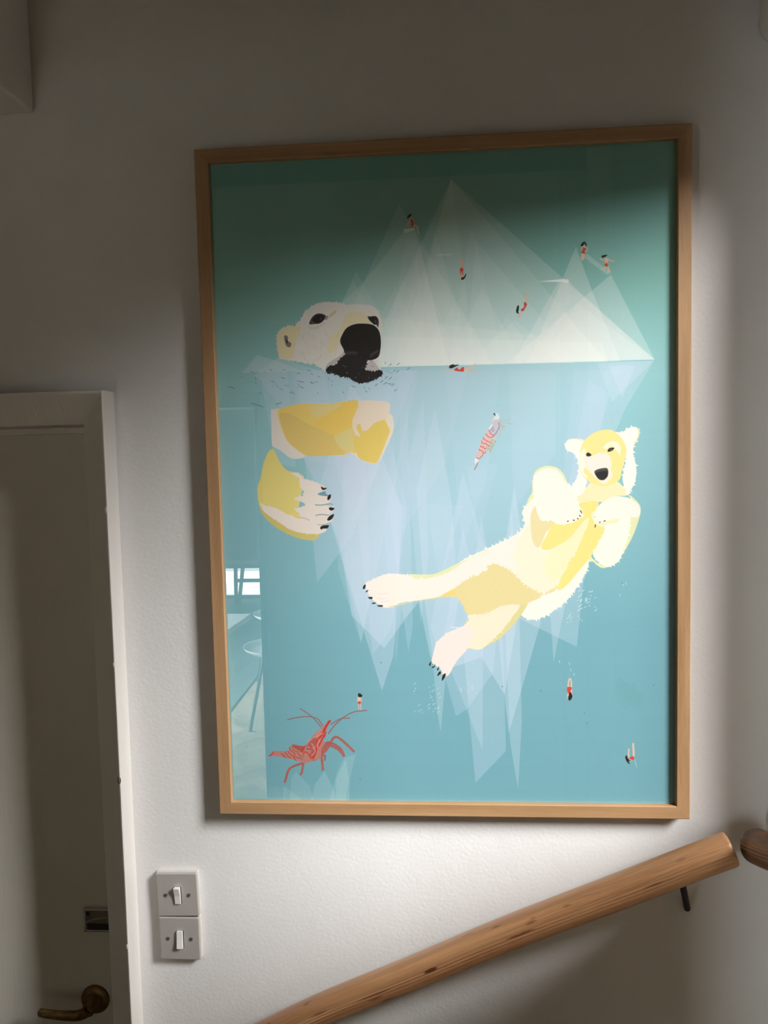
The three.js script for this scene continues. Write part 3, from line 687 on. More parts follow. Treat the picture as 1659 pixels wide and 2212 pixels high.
blob('#f0c9ae', [1525,703,1540,703,1542,731,1530,737,1522,729]);
line('#f0c9ae', [1528,686,1528,660,1530,630], 8.6);
line('#f0c9ae', [1539,686,1540,661,1537,634], 8.6);
line('#f0c9ae', [1525,722,1522,736,1520,749], 6.3);
line('#f0c9ae', [1541,727,1542,734], 6.3);
blob('#e0483c', [1521,696,1525,685,1533,680,1541,689,1543,699,1538,704,1542,727,1538,723,1530,701,1528,707,1526,724,1523,716,1524,705]);
blob('#161a1c', [1528,746,1532,739,1541,738,1550,730,1556,717,1559,720,1554,737,1543,751,1532,753]);
line('#f0c9ae', [1917,900,1923,875,1919,840], 11.4);
line('#f0c9ae', [1886,950,1887,966,1877,980,1865,987], 8.0);
blob('#e0483c', [1902,906,1909,899,1920,913,1910,933,1899,951,1889,952,1883,943,1902,929]);
blob('#161a1c', [1855,955,1862,922,1872,921,1870,948,1866,957,1872,964,1866,966]);
line('#f0c9ae', [1449,1267,1439,1262,1425,1266], 5.1);
line('#f0c9ae', [1427,1275,1440,1289,1454,1293,1474,1287], 5.1);
line('#f0c9ae', [1537,1287,1566,1286,1607,1259], 9.1);
line('#f0c9ae', [1542,1294,1565,1300,1599,1301,1616,1308], 8.0);
blob('#e0483c', [1481,1285,1495,1277,1505,1288,1515,1286,1525,1276,1537,1278,1535,1299,1528,1302,1481,1295]);
blob('#161a1c', [1447,1272,1454,1261,1477,1256,1475,1261,1507,1260,1481,1272,1463,1280,1448,1278]);
blob('#f0c9ae', [834,3321,852,3321,849,3351,836,3351]);
line('#f0c9ae', [833,3326,829,3340,834,3358], 3.4);
line('#f0c9ae', [853,3323,858,3340,853,3356], 3.4);
line('#f0c9ae', [837,3363,836,3387,840,3402], 5.1);
line('#f0c9ae', [848,3363,851,3386,852,3406], 5.1);
blob('#e0483c', [836,3351,850,3350,851,3363,841,3368,833,3362]);
blob('#161a1c', [835,3307,844,3297,863,3312,853,3323,839,3321]);
line('#f0c9ae', [2542,3612,2543,3646,2545,3674,2544,3699], 12.0);
line('#f0c9ae', [2516,3648,2514,3682,2516,3705], 8.6);
line('#f0c9ae', [2514,3708,2526,3717,2536,3721], 8.6);
blob('#e0483c', [2513,3706,2526,3704,2536,3694,2547,3705,2546,3717,2536,3721,2525,3715]);
blob('#161a1c', [2495,3710,2496,3696,2503,3691,2509,3710,2526,3724,2514,3726,2521,3746,2506,3735]);
blob('#f0c9ae', [2148,3259,2168,3259,2168,3314,2146,3314]);
line('#f0c9ae', [2157,3203,2149,3234,2148,3265], 8.6);
line('#f0c9ae', [2162,3203,2168,3234,2166,3265], 8.6);
line('#f0c9ae', [2144,3296,2142,3333], 4.0);
line('#f0c9ae', [2170,3298,2173,3330], 4.0);
blob('#e0483c', [2142,3261,2169,3261,2161,3290,2168,3302,2148,3302]);
blob('#161a1c', [2148,3327,2160,3290,2173,3320,2156,3345]);
line('#bfe0e0', [2551,3716,2562,3760,2568,3766], 2.9);
// small dark specks on the print
blob('#55797c', [830,3857,835,3853,839,3857,835,3861]);
blob('#55797c', [2240,3423,2245,3420,2249,3423,2245,3427]);
blob('#55797c', [2662,3248,2666,3245,2670,3248,2666,3252]);
blob('#55797c', [982,3101,986,3097,991,3101,986,3104]);
blob('#55797c', [2474,2614,2478,2610,2482,2614,2478,2617]);
blob('#55797c', [1738,3256,1742,3252,1746,3256,1742,3260]);
blob('#55797c', [1975,3283,1979,3279,1983,3283,1979,3286]);
blob('#55797c', [2257,3488,2261,3484,2265,3488,2261,3492]);
blob('#6fa5a8', [2431,3277,2465,3196,2499,3236,2555,3231,2577,3277,2610,3324,2588,3364,2538,3359,2498,3405,2459,3359], 0.16);
blob('#6fa5a8', [2448,3265,2482,3219,2527,3254,2566,3283,2599,3364,2543,3382,2493,3341], 0.14);
{ // paper tooth: fine grain of the ink
  const g = cx.getImageData(0, 0, PW, PH), d = g.data;
  for (let i = 0; i < d.length; i += 4) { const n = (rnd() - 0.5) * 5; d[i] += n; d[i + 1] += n; d[i + 2] += n; }
  cx.putImageData(g, 0, 0);
}
const printTex = new THREE.CanvasTexture(cv); printTex.colorSpace = THREE.SRGBColorSpace; printTex.magFilter = THREE.LinearFilter; printTex.anisotropy = 8;
M.print = std({ map: printTex, roughness: 0.85 });

// ---------------------------------------------------------------- the stairwell
const XR = 0.58, XL = -1.75, ZB = 1.7, TOP = 3.4, FLOOR2 = 0.45;
function wallWithHole(w0, w1, h0, h1, holes, depth) {
  const s = new THREE.Shape(); s.moveTo(w0, h0); s.lineTo(w1, h0); s.lineTo(w1, h1); s.lineTo(w0, h1); s.closePath();
  for (const [a, b, c, d] of holes) { const q = new THREE.Path(); q.moveTo(a, c); q.lineTo(a, d); q.lineTo(b, d); q.lineTo(b, c); q.closePath(); s.holes.push(q); }
  return new THREE.ExtrudeGeometry(s, { depth, bevelEnabled: false });
}
// door opening in the poster wall
const DX1 = -0.5722, DX0 = -1.40, DTOP = 2.0605;
{ const g = wallWithHole(XL - 0.1, XR + 0.1, -0.1, TOP + 0.1, [[DX0, DX1, 0.0, DTOP]], 0.16); g.translate(0, 0, -0.16); struct('wall_front', metric(g), M.plaster, 'white plaster wall behind the framed poster'); }
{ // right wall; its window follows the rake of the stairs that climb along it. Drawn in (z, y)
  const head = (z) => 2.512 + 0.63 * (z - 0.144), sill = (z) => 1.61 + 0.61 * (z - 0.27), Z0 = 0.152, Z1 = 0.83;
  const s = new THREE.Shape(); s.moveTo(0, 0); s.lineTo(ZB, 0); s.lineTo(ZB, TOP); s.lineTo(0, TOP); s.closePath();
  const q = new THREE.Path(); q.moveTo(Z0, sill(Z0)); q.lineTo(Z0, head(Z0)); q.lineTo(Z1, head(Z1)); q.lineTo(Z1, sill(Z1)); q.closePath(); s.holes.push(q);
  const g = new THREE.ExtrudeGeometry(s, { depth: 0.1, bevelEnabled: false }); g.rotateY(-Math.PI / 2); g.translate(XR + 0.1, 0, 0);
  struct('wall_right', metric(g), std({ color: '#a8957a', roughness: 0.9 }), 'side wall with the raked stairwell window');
  const bar = (z0, y0, z1, y1) => { const L = Math.hypot(z1 - z0, y1 - y0), b = box(0.03, 0.03, L, 0.004); b.rotateX(-Math.atan2(y1 - y0, z1 - z0)); b.translate(XR + 0.085, (y0 + y1) / 2, (z0 + z1) / 2); return b; };
  const o = struct('window_1', mergeGeometries([bar(Z0, head(Z0) + 0.016, Z1, head(Z1) + 0.016), bar(Z0, sill(Z0) - 0.016, Z1, sill(Z1) - 0.016), bar(Z0 - 0.014, sill(Z0), Z0 - 0.014, head(Z0)), bar(Z1 + 0.014, sill(Z1), Z1 + 0.014, head(Z1))]), M.gloss, 'white framed raked stairwell window on the right');
  const p = new THREE.Shape(); p.moveTo(Z0, sill(Z0)); p.lineTo(Z0, head(Z0)); p.lineTo(Z1, head(Z1)); p.lineTo(Z1, sill(Z1)); p.closePath();
  part('window_pane', new THREE.ShapeGeometry(p).rotateY(-Math.PI / 2), M.clearPane, o, [XR + 0.085, 0, 0]);
}
{ const g = wallWithHole(0, ZB, 0, TOP, [], 0.1); g.rotateY(-Math.PI / 2); g.translate(XL, 0, 0); struct('wall_left', metric(g), M.hallPaint, 'white wall at the left end of the stairwell'); }
{ const g = wallWithHole(XL - 0.1, XR + 0.1, 0, TOP, [[-0.998, -0.668, FLOOR2 + 0.0, 2.2]], 0.1); g.translate(0, 0, ZB); struct('wall_back', metric(g), M.hallPaint, 'white wall behind the photographer with a narrow doorway'); }
{ const g = box(XR - XL + 0.2, 0.1, ZB + 0.1, 0.002); g.translate((XR + XL) / 2, TOP + 0.05, ZB / 2); struct('ceiling', metric(g), M.ceiling, 'white stairwell ceiling'); }
const boards = woodTex(1024, 512, [0.30, 0.19, 0.11], [0.50, 0.34, 0.21], 3, 40, 0.6); boards.repeat.set(1 / 1.2, 1 / 0.5);
M.boards = std({ map: boards, roughness: 0.5 });
{ const g = box(XR - XL + 0.2, 0.1, ZB + 0.1, 0.002); g.translate((XR + XL) / 2, -0.05, ZB / 2); struct('floor', metric(g), M.boards, 'wooden floor of the lower landing'); }
{ const g = box(XR - XL, 0.1, ZB - 0.87, 0.004); g.translate((XR + XL) / 2, FLOOR2 - 0.05, (ZB + 0.87) / 2); struct('floor_landing', metric(g), M.boards, 'wooden upper landing where the photographer stands'); }
{ const t = thing('staircase', 'short flight of wooden stairs along the poster wall', 'stairs');
  for (let i = 0; i < 3; i++) { const h = 0.15 * (i + 1), x0 = -0.32 + i * 0.3; const g = box(i === 2 ? XR - x0 : 0.3, h, 0.86, 0.006); g.translate(x0 + (i === 2 ? XR - x0 : 0.3) / 2, h / 2, 0.435); part('step', metric(g), M.boards, t); } }

// boxed-in corner at the top left of the wall
{ const g = box(0.55, TOP - 2.5468, 0.36, 0.006, 3); g.translate(-0.6281 - 0.275, (TOP + 2.5468) / 2, 0.18); struct('trim_2', metric(g), M.plaster, 'boxed-in bulkhead at the top left corner of the wall'); }
// small rounded box at the top right
{ const t = thing('wall_box', 'small white rounded box high on the wall at the right edge', 'wall box', [0.4690, 2.5815, 0]);
  const g = new THREE.ExtrudeGeometry((() => { const s = new THREE.Shape(), w = 0.1, h = 0.2, r = 0.022; s.moveTo(r, 0); s.lineTo(w - r, 0); s.absarc(w - r, r, r, -Math.PI / 2, 0, false); s.lineTo(w, h); s.lineTo(0, h); s.lineTo(0, r); s.absarc(r, r, r, Math.PI, Math.PI * 1.5, false); return s; })(), { depth: 0.03, bevelEnabled: true, bevelSize: 0.004, bevelThickness: 0.004, bevelSegments: 3, curveSegments: 10 });
  part('cover', g, M.plastic, t, [0.004, 0.004, 0.006]);
  const b = box(0.09, 0.18, 0.008, 0.003); part('back_plate', b, M.plastic, t, [0.052, 0.105, 0.0035]); }

M.brightRim = std({ color: '#d9dad8', roughness: 0.4, metalness: 0.9 });
// ---------------------------------------------------------------- door, splayed casing, handle, latch
{ // casing: section (u outwards from the opening, z out of the wall), swept up the jamb and along the head with a mitre
  const CP = 0.0435, CW = 0.050;
  const section = [[0, -0.002], [0, 0.004], [0.012, 0.0142], [0.030, 0.0282], [0.0455, CP - 0.0012], [0.0478, CP], [CW - 0.0012, CP], [CW, CP - 0.0016], [CW, -0.002]];
  const run = (a) => { // a(t,u) -> position
    const pos = []; const N = 40;
    for (let i = 0; i < N; i++) for (let k = 0; k < section.length - 1; k++) {
      const [p, q] = [section[k], section[k + 1]], t0 = i / N, t1 = (i + 1) / N, A = a(t0, p), B = a(t1, p), C = a(t1, q), D = a(t0, q);
      for (const v of [A, B, C, A, C, D]) pos.push(...v);
    }
    const g = new THREE.BufferGeometry(); g.setAttribute('position', new THREE.Float32BufferAttribute(pos, 3)); g.computeVertexNormals();
    let nz = 0; for (let i = 0; i < g.attributes.normal.count; i++) nz += g.attributes.normal.getZ(i);
    if (nz < 0) { const q = g.attributes.position.array; for (let i = 0; i < q.length; i += 9) for (let d = 0; d < 3; d++) { const w = q[i + 3 + d]; q[i + 3 + d] = q[i + 6 + d]; q[i + 6 + d] = w; } }
    return metric(g);
  };
  const wob = (y, s) => 0.0006 * fbm(y * 9, s * 3, 3, 3) ;
  const jamb = run((t, [u, z]) => { const y0 = 0, y1 = DTOP + u, y = y0 + (y1 - y0) * t; return [DX1 + u + (u > 0.04 ? wob(y, u) : 0), y, z]; });
  const jambL = run((t, [u, z]) => { const y = (DTOP + u) * t; return [DX0 - u, y, z]; });
  const head = run((t, [u, z]) => { const x0 = DX0 - u, x1 = DX1 + u; return [x0 + (x1 - x0) * t, DTOP + u + (u > 0.04 ? wob(t * 1.1, 5) : 0), z]; });
  const t = thing('trim_1', 'white painted splayed wooden door casing left of the poster', 'trim'); t.userData.kind = 'structure';
  part('side_casing', jamb, M.gloss, t); part('side_casing', jambL, M.gloss, t); part('head_casing', head, M.gloss, t);
  // stop beads round the door slab
  for (const [w, h, x, y] of [[0.014, DTOP, DX1 - 0.007, DTOP / 2], [0.014, DTOP, DX0 + 0.007, DTOP / 2], [DX1 - DX0 - 0.028, 0.012, (DX0 + DX1) / 2, DTOP - 0.006]]) part('stop_bead', metric(box(w, h, 0.021, 0.003)), M.gloss, t, [x, y, -0.0945]);
  for (const [y, s, m] of [[1.925, 0.004, M.caulk], [1.492, 0.0052, M.grime], [1.215, 0.0035, M.caulk], [1.68, 0.003, M.caulk]]) { const g = new THREE.IcosahedronGeometry(1, 2); g.scale(s * 0.55, s * 1.25, s * 0.5); part('paint_chip', g, m, t, [DX1 + 0.0470, y, CP - 0.0004]); }
}
{ const d = thing('door_1', 'plain white door with an aged brass lever handle', 'door', [0, 0, -0.105]); d.userData.kind = 'structure';
  const g = box(DX1 - DX0 - 0.004, DTOP - 0.006, 0.04, 0.003); part('door_slab', metric(g), M.doorPaint, d, [(DX0 + DX1) / 2, DTOP / 2 + 0.001, -0.02]);
  // lever
  const rx = -0.6524, ry = 1.0207;
  const rose = part('handle_rose', new THREE.LatheGeometry([[0, 0], [0.0265, 0], [0.0265, 0.003], [0.0245, 0.006], [0.020, 0.0075], [0.0125, 0.009], [0.0115, 0.034], [0, 0.034]].map((p) => new THREE.Vector2(...p)), 40).rotateX(Math.PI / 2), M.brass, d, [rx, ry, 0]);
  const prof = []; const ring = 20, n = 30, pts = new THREE.CatmullRomCurve3([[0.001, 0.001, 0.026], [-0.001, 0, 0.037], [-0.012, -0.0012, 0.044], [-0.030, -0.0016, 0.0455], [-0.050, -0.0010, 0.0455], [-0.072, 0.0004, 0.045], [-0.0885, 0.0022, 0.0435]].map((p) => new THREE.Vector3(...p)));
  const grid = [], P = new THREE.Vector3();
  for (let i = 0; i <= n; i++) { const t = i / n; pts.getPoint(t, P); const T = pts.getTangent(t), Nn = new THREE.Vector3(0, 0, 1), B = new THREE.Vector3().crossVectors(T, Nn).normalize(), end = Math.sqrt(Math.max(0, 1 - Math.max(0, (t - 0.94) / 0.06) ** 2)); const hh = (t < 0.3 ? 0.0095 : 0.0095 - (t - 0.3) * 0.0045) * end, dd = 0.0058 * end; const row = []; for (let k = 0; k < ring; k++) { const a = (k / ring) * 2 * Math.PI; const sx = Math.sign(Math.cos(a)) * Math.abs(Math.cos(a)) ** 0.75, sy = Math.sign(Math.sin(a)) * Math.abs(Math.sin(a)) ** 0.75; row.push(P.clone().addScaledVector(B, sx * hh).addScaledVector(Nn, sy * dd)); } grid.push(row); }
  part('handle_lever', skin(grid), M.brass, d, [rx, ry, 0]);
  // bathroom latch: bevelled chrome case with a dark window, half hidden behind the casing
  const latch = part('latch_case', (() => { const s = new THREE.Shape(); s.moveTo(-0.022, -0.0195); s.lineTo(0.030, -0.0195); s.lineTo(0.030, 0.0195); s.lineTo(-0.022, 0.0195); s.closePath(); return new THREE.ExtrudeGeometry(s, { depth: 0.006, bevelEnabled: true, bevelSize: 0.002, bevelThickness: 0.002, bevelSegments: 2 }); })(), M.chrome, d, [-0.640, 1.1745, 0.002], 'chrome latch case');
  part('latch_window', box(0.040, 0.011, 0.004, 0.001), M.dark, latch, [0.004, -0.0105, 0.008]);
  part('latch_bolt', (() => { const w = new THREE.Shape(); w.moveTo(0, 0); w.lineTo(0.040, 0); w.lineTo(0.040, 0.010); w.lineTo(0.014, 0.0065); w.closePath(); return new THREE.ExtrudeGeometry(w, { depth: 0.004, bevelEnabled: true, bevelSize: 0.001, bevelThickness: 0.001, bevelSegments: 2 }); })(), M.chrome, latch, [-0.019, -0.003, 0.006]);
  part('latch_rim', box(0.046, 0.0022, 0.003, 0.0008), M.brightRim, latch, [0.004, -0.0178, 0.008]); part('latch_rim', box(0.0022, 0.036, 0.003, 0.0008), M.brightRim, latch, [-0.0208, 0, 0.008]);
  part('screw', new THREE.SphereGeometry(0.004, 14, 8).scale(1, 1, 0.35), M.dark, latch, [-0.014, 0.013, 0.0078]);
}
function outward(g) {                 // turn the triangles of a closed shape so that they face out
  const p = g.attributes.position, ix = g.index ? g.index.array : null, n = ix ? ix.length : p.count; let vol = 0; const a = new THREE.Vector3(), b = new THREE.Vector3(), c = new THREE.Vector3(), m = new THREE.Vector3();
  for (let i = 0; i < p.count; i++) m.add(a.fromBufferAttribute(p, i)); m.divideScalar(p.count);
  for (let i = 0; i < n; i += 3) { const [i0, i1, i2] = ix ? [ix[i], ix[i + 1], ix[i + 2]] : [i, i + 1, i + 2]; a.fromBufferAttribute(p, i0).sub(m); b.fromBufferAttribute(p, i1).sub(m); c.fromBufferAttribute(p, i2).sub(m); vol += a.dot(b.cross(c)); }
  if (vol >= 0) return g;
  if (ix) for (let i = 0; i < n; i += 3) { const t = ix[i + 1]; ix[i + 1] = ix[i + 2]; ix[i + 2] = t; }
  else for (const k of Object.keys(g.attributes)) { const q = g.attributes[k], s = q.itemSize; for (let i = 0; i < n; i += 3) for (let d = 0; d < s; d++) { const u = (i + 1) * s + d, v = (i + 2) * s + d, t = q.array[u]; q.array[u] = q.array[v]; q.array[v] = t; } }
  return g;
}
function skin(grid, uvs) {            // closed rings of points -> smooth mesh with end caps; the seam is doubled for the uv
  const n = grid.length, r = grid[0].length, pos = [], uv = [], idx = [];
  for (let i = 0; i < n; i++) for (let k = 0; k <= r; k++) { const v = grid[i][k % r]; pos.push(v.x, v.y, v.z); uv.push(i / (n - 1), k / r); }
  for (let i = 0; i < n - 1; i++) for (let k = 0; k < r; k++) { const a = i * (r + 1) + k, b = a + r + 1; idx.push(a, b, a + 1, b, b + 1, a + 1); }
  for (const [row, sgn] of [[0, 1], [n - 1, -1]]) { const c = new THREE.Vector3(); grid[row].forEach((v) => c.add(v)); c.divideScalar(r); const at = pos.length / 3; pos.push(c.x, c.y, c.z); uv.push(row ? 1 : 0, 0.5); for (let k = 0; k < r; k++) { const a = row * (r + 1) + k; idx.push(...(sgn > 0 ? [at, a, a + 1] : [at, a + 1, a])); } }
  const g = new THREE.BufferGeometry(); g.setAttribute('position', new THREE.Float32BufferAttribute(pos, 3)); g.setAttribute('uv', new THREE.Float32BufferAttribute(uv, 2)); g.setIndex(idx); outward(g); g.computeVertexNormals();
  const nm = g.attributes.normal;     // join the normals along the doubled seam
  for (let i = 0; i < n; i++) { const a = i * (r + 1), b = a + r, v = new THREE.Vector3(nm.getX(a) + nm.getX(b), nm.getY(a) + nm.getY(b), nm.getZ(a) + nm.getZ(b)).normalize(); nm.setXYZ(a, v.x, v.y, v.z); nm.setXYZ(b, v.x, v.y, v.z); }
  return g;
}

// ---------------------------------------------------------------- the framed poster
{ const FW = 0.738, FH = 1.04, BAR = 0.0205, D = 0.025, Y = 1.95;
  const t = thing('framed_poster', 'large framed poster of two polar bears in an oak frame', 'picture', [0, Y, 0]);
  const c = 0.0012, sec = [[0, 0.001], [0, D - c], [c, D], [BAR - c, D], [BAR, D - c], [BAR, 0.0138], [BAR - 0.004, 0.0138], [BAR - 0.004, 0.001]];
  const bar = (L, off) => {            // a mitred length of moulding along x, outer edge at v = 0, inner edge at v = BAR
    const pos = [], uv = [];
    const put = (s, [u, z]) => [s * (L / 2 - u), u, z];
    for (let k = 0; k < sec.length; k++) { const p = sec[k], q = sec[(k + 1) % sec.length]; const A = put(-1, p), B = put(1, p), C = put(1, q), E = put(-1, q); for (const v of [A, C, B, A, E, C]) { pos.push(...v); uv.push(v[0] + off, v[1] + v[2] * 0.9 + off * 0.37); } }
    const g = new THREE.BufferGeometry(); g.setAttribute('position', new THREE.Float32BufferAttribute(pos, 3)); g.setAttribute('uv', new THREE.Float32BufferAttribute(uv, 2)); outward(g); g.computeVertexNormals(); return g;
  };
  const put = (L, x, y, a, off) => { const b = part('frame_bar', bar(L, off), M.oak, t, [x, y, 0]); b.rotation.z = a; };
  put(FW, 0, -FH / 2, 0, 0.1); put(FW, 0, FH / 2, Math.PI, 0.53); put(FH, FW / 2, 0, Math.PI / 2, 0.27); put(FH, -FW / 2, 0, -Math.PI / 2, 0.81);
  part('poster_print', new THREE.PlaneGeometry(0.70, 1.0), M.print, t, [0, 0, 0.0150], 'print of two polar bears, an iceberg and tiny swimmers on teal');
  part('glass_pane', new THREE.PlaneGeometry(0.6968, 0.9988), M.glassPane, t, [0, 0, 0.0166], 'clear glass over the print');
  part('backing_board', box(0.70, 1.0, 0.004, 0.001), M.backing, t, [0, 0, 0.0122]);
}

// ---------------------------------------------------------------- two light switches
const LENGTHWISE = new THREE.Matrix4().makeBasis(new THREE.Vector3(0, 1, 0), new THREE.Vector3(0, 0, 1), new THREE.Vector3(1, 0, 0));   // (along, out, across) -> (y, z, x)
function lightSwitch(x, y, w, h, tilt, turn, label) {
  const t = thing('light_switch', label, 'light switch', [x, y, 0], 'switches beside the door'); t.rotation.z = turn;
  part('back_box', box(w + 0.0012, h + 0.0012, 0.008, 0.002), M.caulk, t, [0.0, 0, 0.003]);
  part('plate', box(w, h, 0.0075, 0.0022, 3), M.switchPlate, t, [0, 0, 0.0088]);
  part('rocker_surround', box(0.0125, 0.0285, 0.0012, 0.0004), M.dark, t, [0.001, 0, 0.0124]);
  const side = new THREE.Shape(); side.moveTo(-0.0135, -0.002); side.lineTo(0.0135, -0.002); side.lineTo(0.0135, tilt > 0 ? 0.0062 : 0.0016); side.lineTo(0.0, 0.0024); side.lineTo(-0.0135, tilt > 0 ? 0.0010 : 0.0044); side.closePath();
  const rg = new THREE.ExtrudeGeometry(side, { depth: 0.0088, bevelEnabled: true, bevelSize: 0.0006, bevelThickness: 0.0006, bevelSegments: 2 }); rg.translate(0, 0, -0.0044); rg.applyMatrix4(LENGTHWISE);
  part('rocker', rg, M.switchRocker, t, [0.001, 0, 0.0135], 'white rocker');
  for (const s of [-1, 1]) { const k = part('screw', new THREE.CylinderGeometry(0.0032, 0.0032, 0.0012, 20).rotateX(Math.PI / 2), M.screw, t, [s * 0.0195, 0.0, 0.0128]); part('screw_slot', box(0.005, 0.001, 0.0006, 0.0002), M.dark, k, [0, 0, 0.0006]).rotation.z = 0.7; }
  return t;
}
lightSwitch(-0.4493, 1.2864, 0.0695, 0.0735, 1, 0.022, 'upper grey switch plate with its rocker tipped out at the top');
lightSwitch(-0.4485, 1.2115, 0.0680, 0.0730, -1, 0.004, 'lower grey switch plate with its rocker lying nearly flat');

// ---------------------------------------------------------------- handrails
function railMesh(points, r0, r1, len, mat, parent, endLength = 0.008) {
  const curve = new THREE.CatmullRomCurve3(points.map((p) => new THREE.Vector3(...p)), false, 'centripetal'), n = 110, R = 180, grid = [], ends = endLength / len;
  for (let i = 0; i <= n; i++) {
    let t = i / n; if (i < 12) t = ends * 1.2 * (i / 12) ** 1.5; else if (i > n - 12) t = 1 - ends * 1.2 * ((n - i) / 12) ** 1.5; else t = ends * 1.2 + (1 - 2.4 * ends) * (i - 12) / (n - 24);
    const P = curve.getPointAt(t), T = curve.getTangentAt(t), side = new THREE.Vector3(-T.z, 0, T.x).normalize().negate(), up = new THREE.Vector3().crossVectors(T, side).normalize(); if (up.y < 0) up.negate();
    if (side.dot(new THREE.Vector3(0.0, 0, 1).addScaledVector(new THREE.Vector3(-1, 0, 0), 0.3)) < 0) side.negate();
    const e = Math.min(1, t / ends, (1 - t) / ends), dome = endLength > 0.01 ? 0.5 : 0.14, round_ = 1 - dome + dome * Math.sqrt(Math.max(0, 1 - (1 - e) ** 2)), r = (r0 + (r1 - r0) * t) * round_, row = [];
    for (let k = 0; k < R; k++) {
      const a = (k / R) * 2 * Math.PI, c = Math.cos(a), s = Math.sin(a);          // a = 0 faces the room, a = 90 degrees is the top
      let q = 1 / (Math.abs(c) ** 2.4 + Math.abs(s) ** 2.4) ** (1 / 2.4);
      const deg = (a * 180) / Math.PI; for (const [g, w, d] of [[16, 1.8, 0.035], [4, 2.2, 0.06], [352, 1.8, 0.04]]) q -= d * Math.max(0, 1 - Math.abs(deg - g) / w / 1.6);
      row.push(P.clone().addScaledVector(side, c * r * q * 0.98).addScaledVector(up, s * r * q));
    }
    grid.push(row);
  }
  return part('rail', skin(grid), mat, parent);
}
function bracket(parent, from, wallPoint, normal) {
  const a = new THREE.Vector3(...from), b = new THREE.Vector3(...wallPoint), nrm = new THREE.Vector3(...normal);
  part('bracket_rod', new THREE.TubeGeometry(new THREE.CatmullRomCurve3([a, a.clone().lerp(b, 0.5).addScaledVector(nrm, 0.002), b]), 20, 0.0050, 14), M.iron, parent);
}
{ const t = thing('handrail', 'long worn brown wooden handrail rising to the right below the poster', 'handrail');
  railMesh([[0.4150, 1.4092, 0.075], [0.385, 1.3974, 0.075], [0.2601, 1.3446, 0.075], [0.0874, 1.2720, 0.075], [-0.0691, 1.2007, 0.075], [-0.2004, 1.1427, 0.075], [-0.33, 1.076, 0.075], [-0.52, 0.973, 0.075]], 0.0245, 0.0205, 1.1, M.rail, t);
  bracket(t, [0.342, 1.366, 0.070], [0.3725, 1.273, -0.001], [0, 0, 1]);
  bracket(t, [-0.36, 1.04, 0.072], [-0.356, 0.985, 0.0], [0, 0, 1]); }
{ const t = thing('handrail', 'short dark-ended wooden handrail starting at the right edge of the photo', 'handrail');
  railMesh([[0.4405, 1.4190, 0.078], [0.452, 1.428, 0.12], [0.468, 1.441, 0.17], [0.471, 1.451, 0.21], [0.473, 1.4575, 0.235]], 0.0245, 0.0255, 0.165, M.railWorn, t, 0.018);
  bracket(t, [0.470, 1.395, 0.120], [0.58, 1.30, 0.120], [-1, 0, 0]); }

// ---------------------------------------------------------------- the kitchen mirrored in the glass
const KX0 = -3.0, KX1 = 0.4, KZ0 = ZB + 0.1, KZ1 = 7.55, KT = 2.95, KF = FLOOR2;
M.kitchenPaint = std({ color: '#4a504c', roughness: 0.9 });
M.whiteTop = std({ color: '#eef0f1', roughness: 0.25 });
M.whiteShell = std({ color: '#eceff2', roughness: 0.3 });
M.darkWood = std({ color: '#2f2a26', roughness: 0.6 });
M.steel = std({ color: '#55585a', roughness: 0.35, metalness: 0.8 });
M.rug = std({ color: '#55605c', roughness: 1 });
M.blind = std({ color: '#1d2423', roughness: 0.95 });
M.daylit = std({ color: '#000000', emissive: new THREE.Color().setRGB(0.93, 0.98, 1.0), emissiveIntensity: 5.5, roughness: 0.6 });
{ const g = box(KX1 - KX0 + 0.2, 0.1, KZ1 - KZ0 + 0.3, 0.002); g.translate((KX0 + KX1) / 2, KF - 0.05, (KZ0 + KZ1) / 2 + 0.05); struct('floor_kitchen', metric(g), std({ color: '#3a332c', roughness: 0.8 }), 'dark bed under the kitchen parquet'); }
{ const t = thing('parquet_floor', 'pale herringbone parquet mirrored in the lower left of the glass', 'floor', [0, KF, 0]); t.userData.kind = 'structure';
  const tones = ['#9c8b74', '#a6967d', '#8f8069', '#a09078', '#978974'].map((c) => std({ color: c, roughness: 0.3 })), slat = box(0.30, 0.012, 0.074, 0.0015, 1);
  let made = 0;
  for (let i = -3; i < 8; i++) for (let j = -6; j < 26; j++) for (const s of [0, 1]) {
    const u = j * 0.075 * Math.SQRT2, x = -1.8 + i * 0.424 + (s ? 0.106 : -0.106), z = 1.9 + u + (s ? 0.0 : 0.053);
    if (x < KX0 + 0.15 || x > KX1 - 0.15 || z < KZ0 + 0.12 || z > 4.6 || made >= 290 || x < -2.2 || x > -0.5) continue;
    const p = part('parquet_block', slat, tones[Math.floor(rnd() * 5)], t, [x, 0.0065, z]); p.rotation.y = s ? Math.PI / 4 : -Math.PI / 4; made++;
  } }
{ const f = (w, h, x, y) => { const g = box(w, h, 0.13, 0.003); g.translate(x, y, ZB + 0.05); return g; };
  struct('trim_3', mergeGeometries([f(0.02, 1.76, -0.989, KF + 0.88), f(0.02, 1.76, -0.677, KF + 0.88), f(0.332, 0.05, -0.833, 2.20)]), M.darkWood, 'dark wooden lining of the narrow kitchen doorway'); }
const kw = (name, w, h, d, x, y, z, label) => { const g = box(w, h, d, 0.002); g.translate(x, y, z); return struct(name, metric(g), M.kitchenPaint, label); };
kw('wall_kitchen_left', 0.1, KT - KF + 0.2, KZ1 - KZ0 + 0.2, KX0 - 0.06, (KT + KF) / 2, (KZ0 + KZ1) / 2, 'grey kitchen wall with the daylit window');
kw('wall_kitchen_right', 0.1, KT - KF + 0.2, KZ1 - KZ0 + 0.2, KX1 + 0.05, (KT + KF) / 2, (KZ0 + KZ1) / 2, 'plain grey kitchen wall');
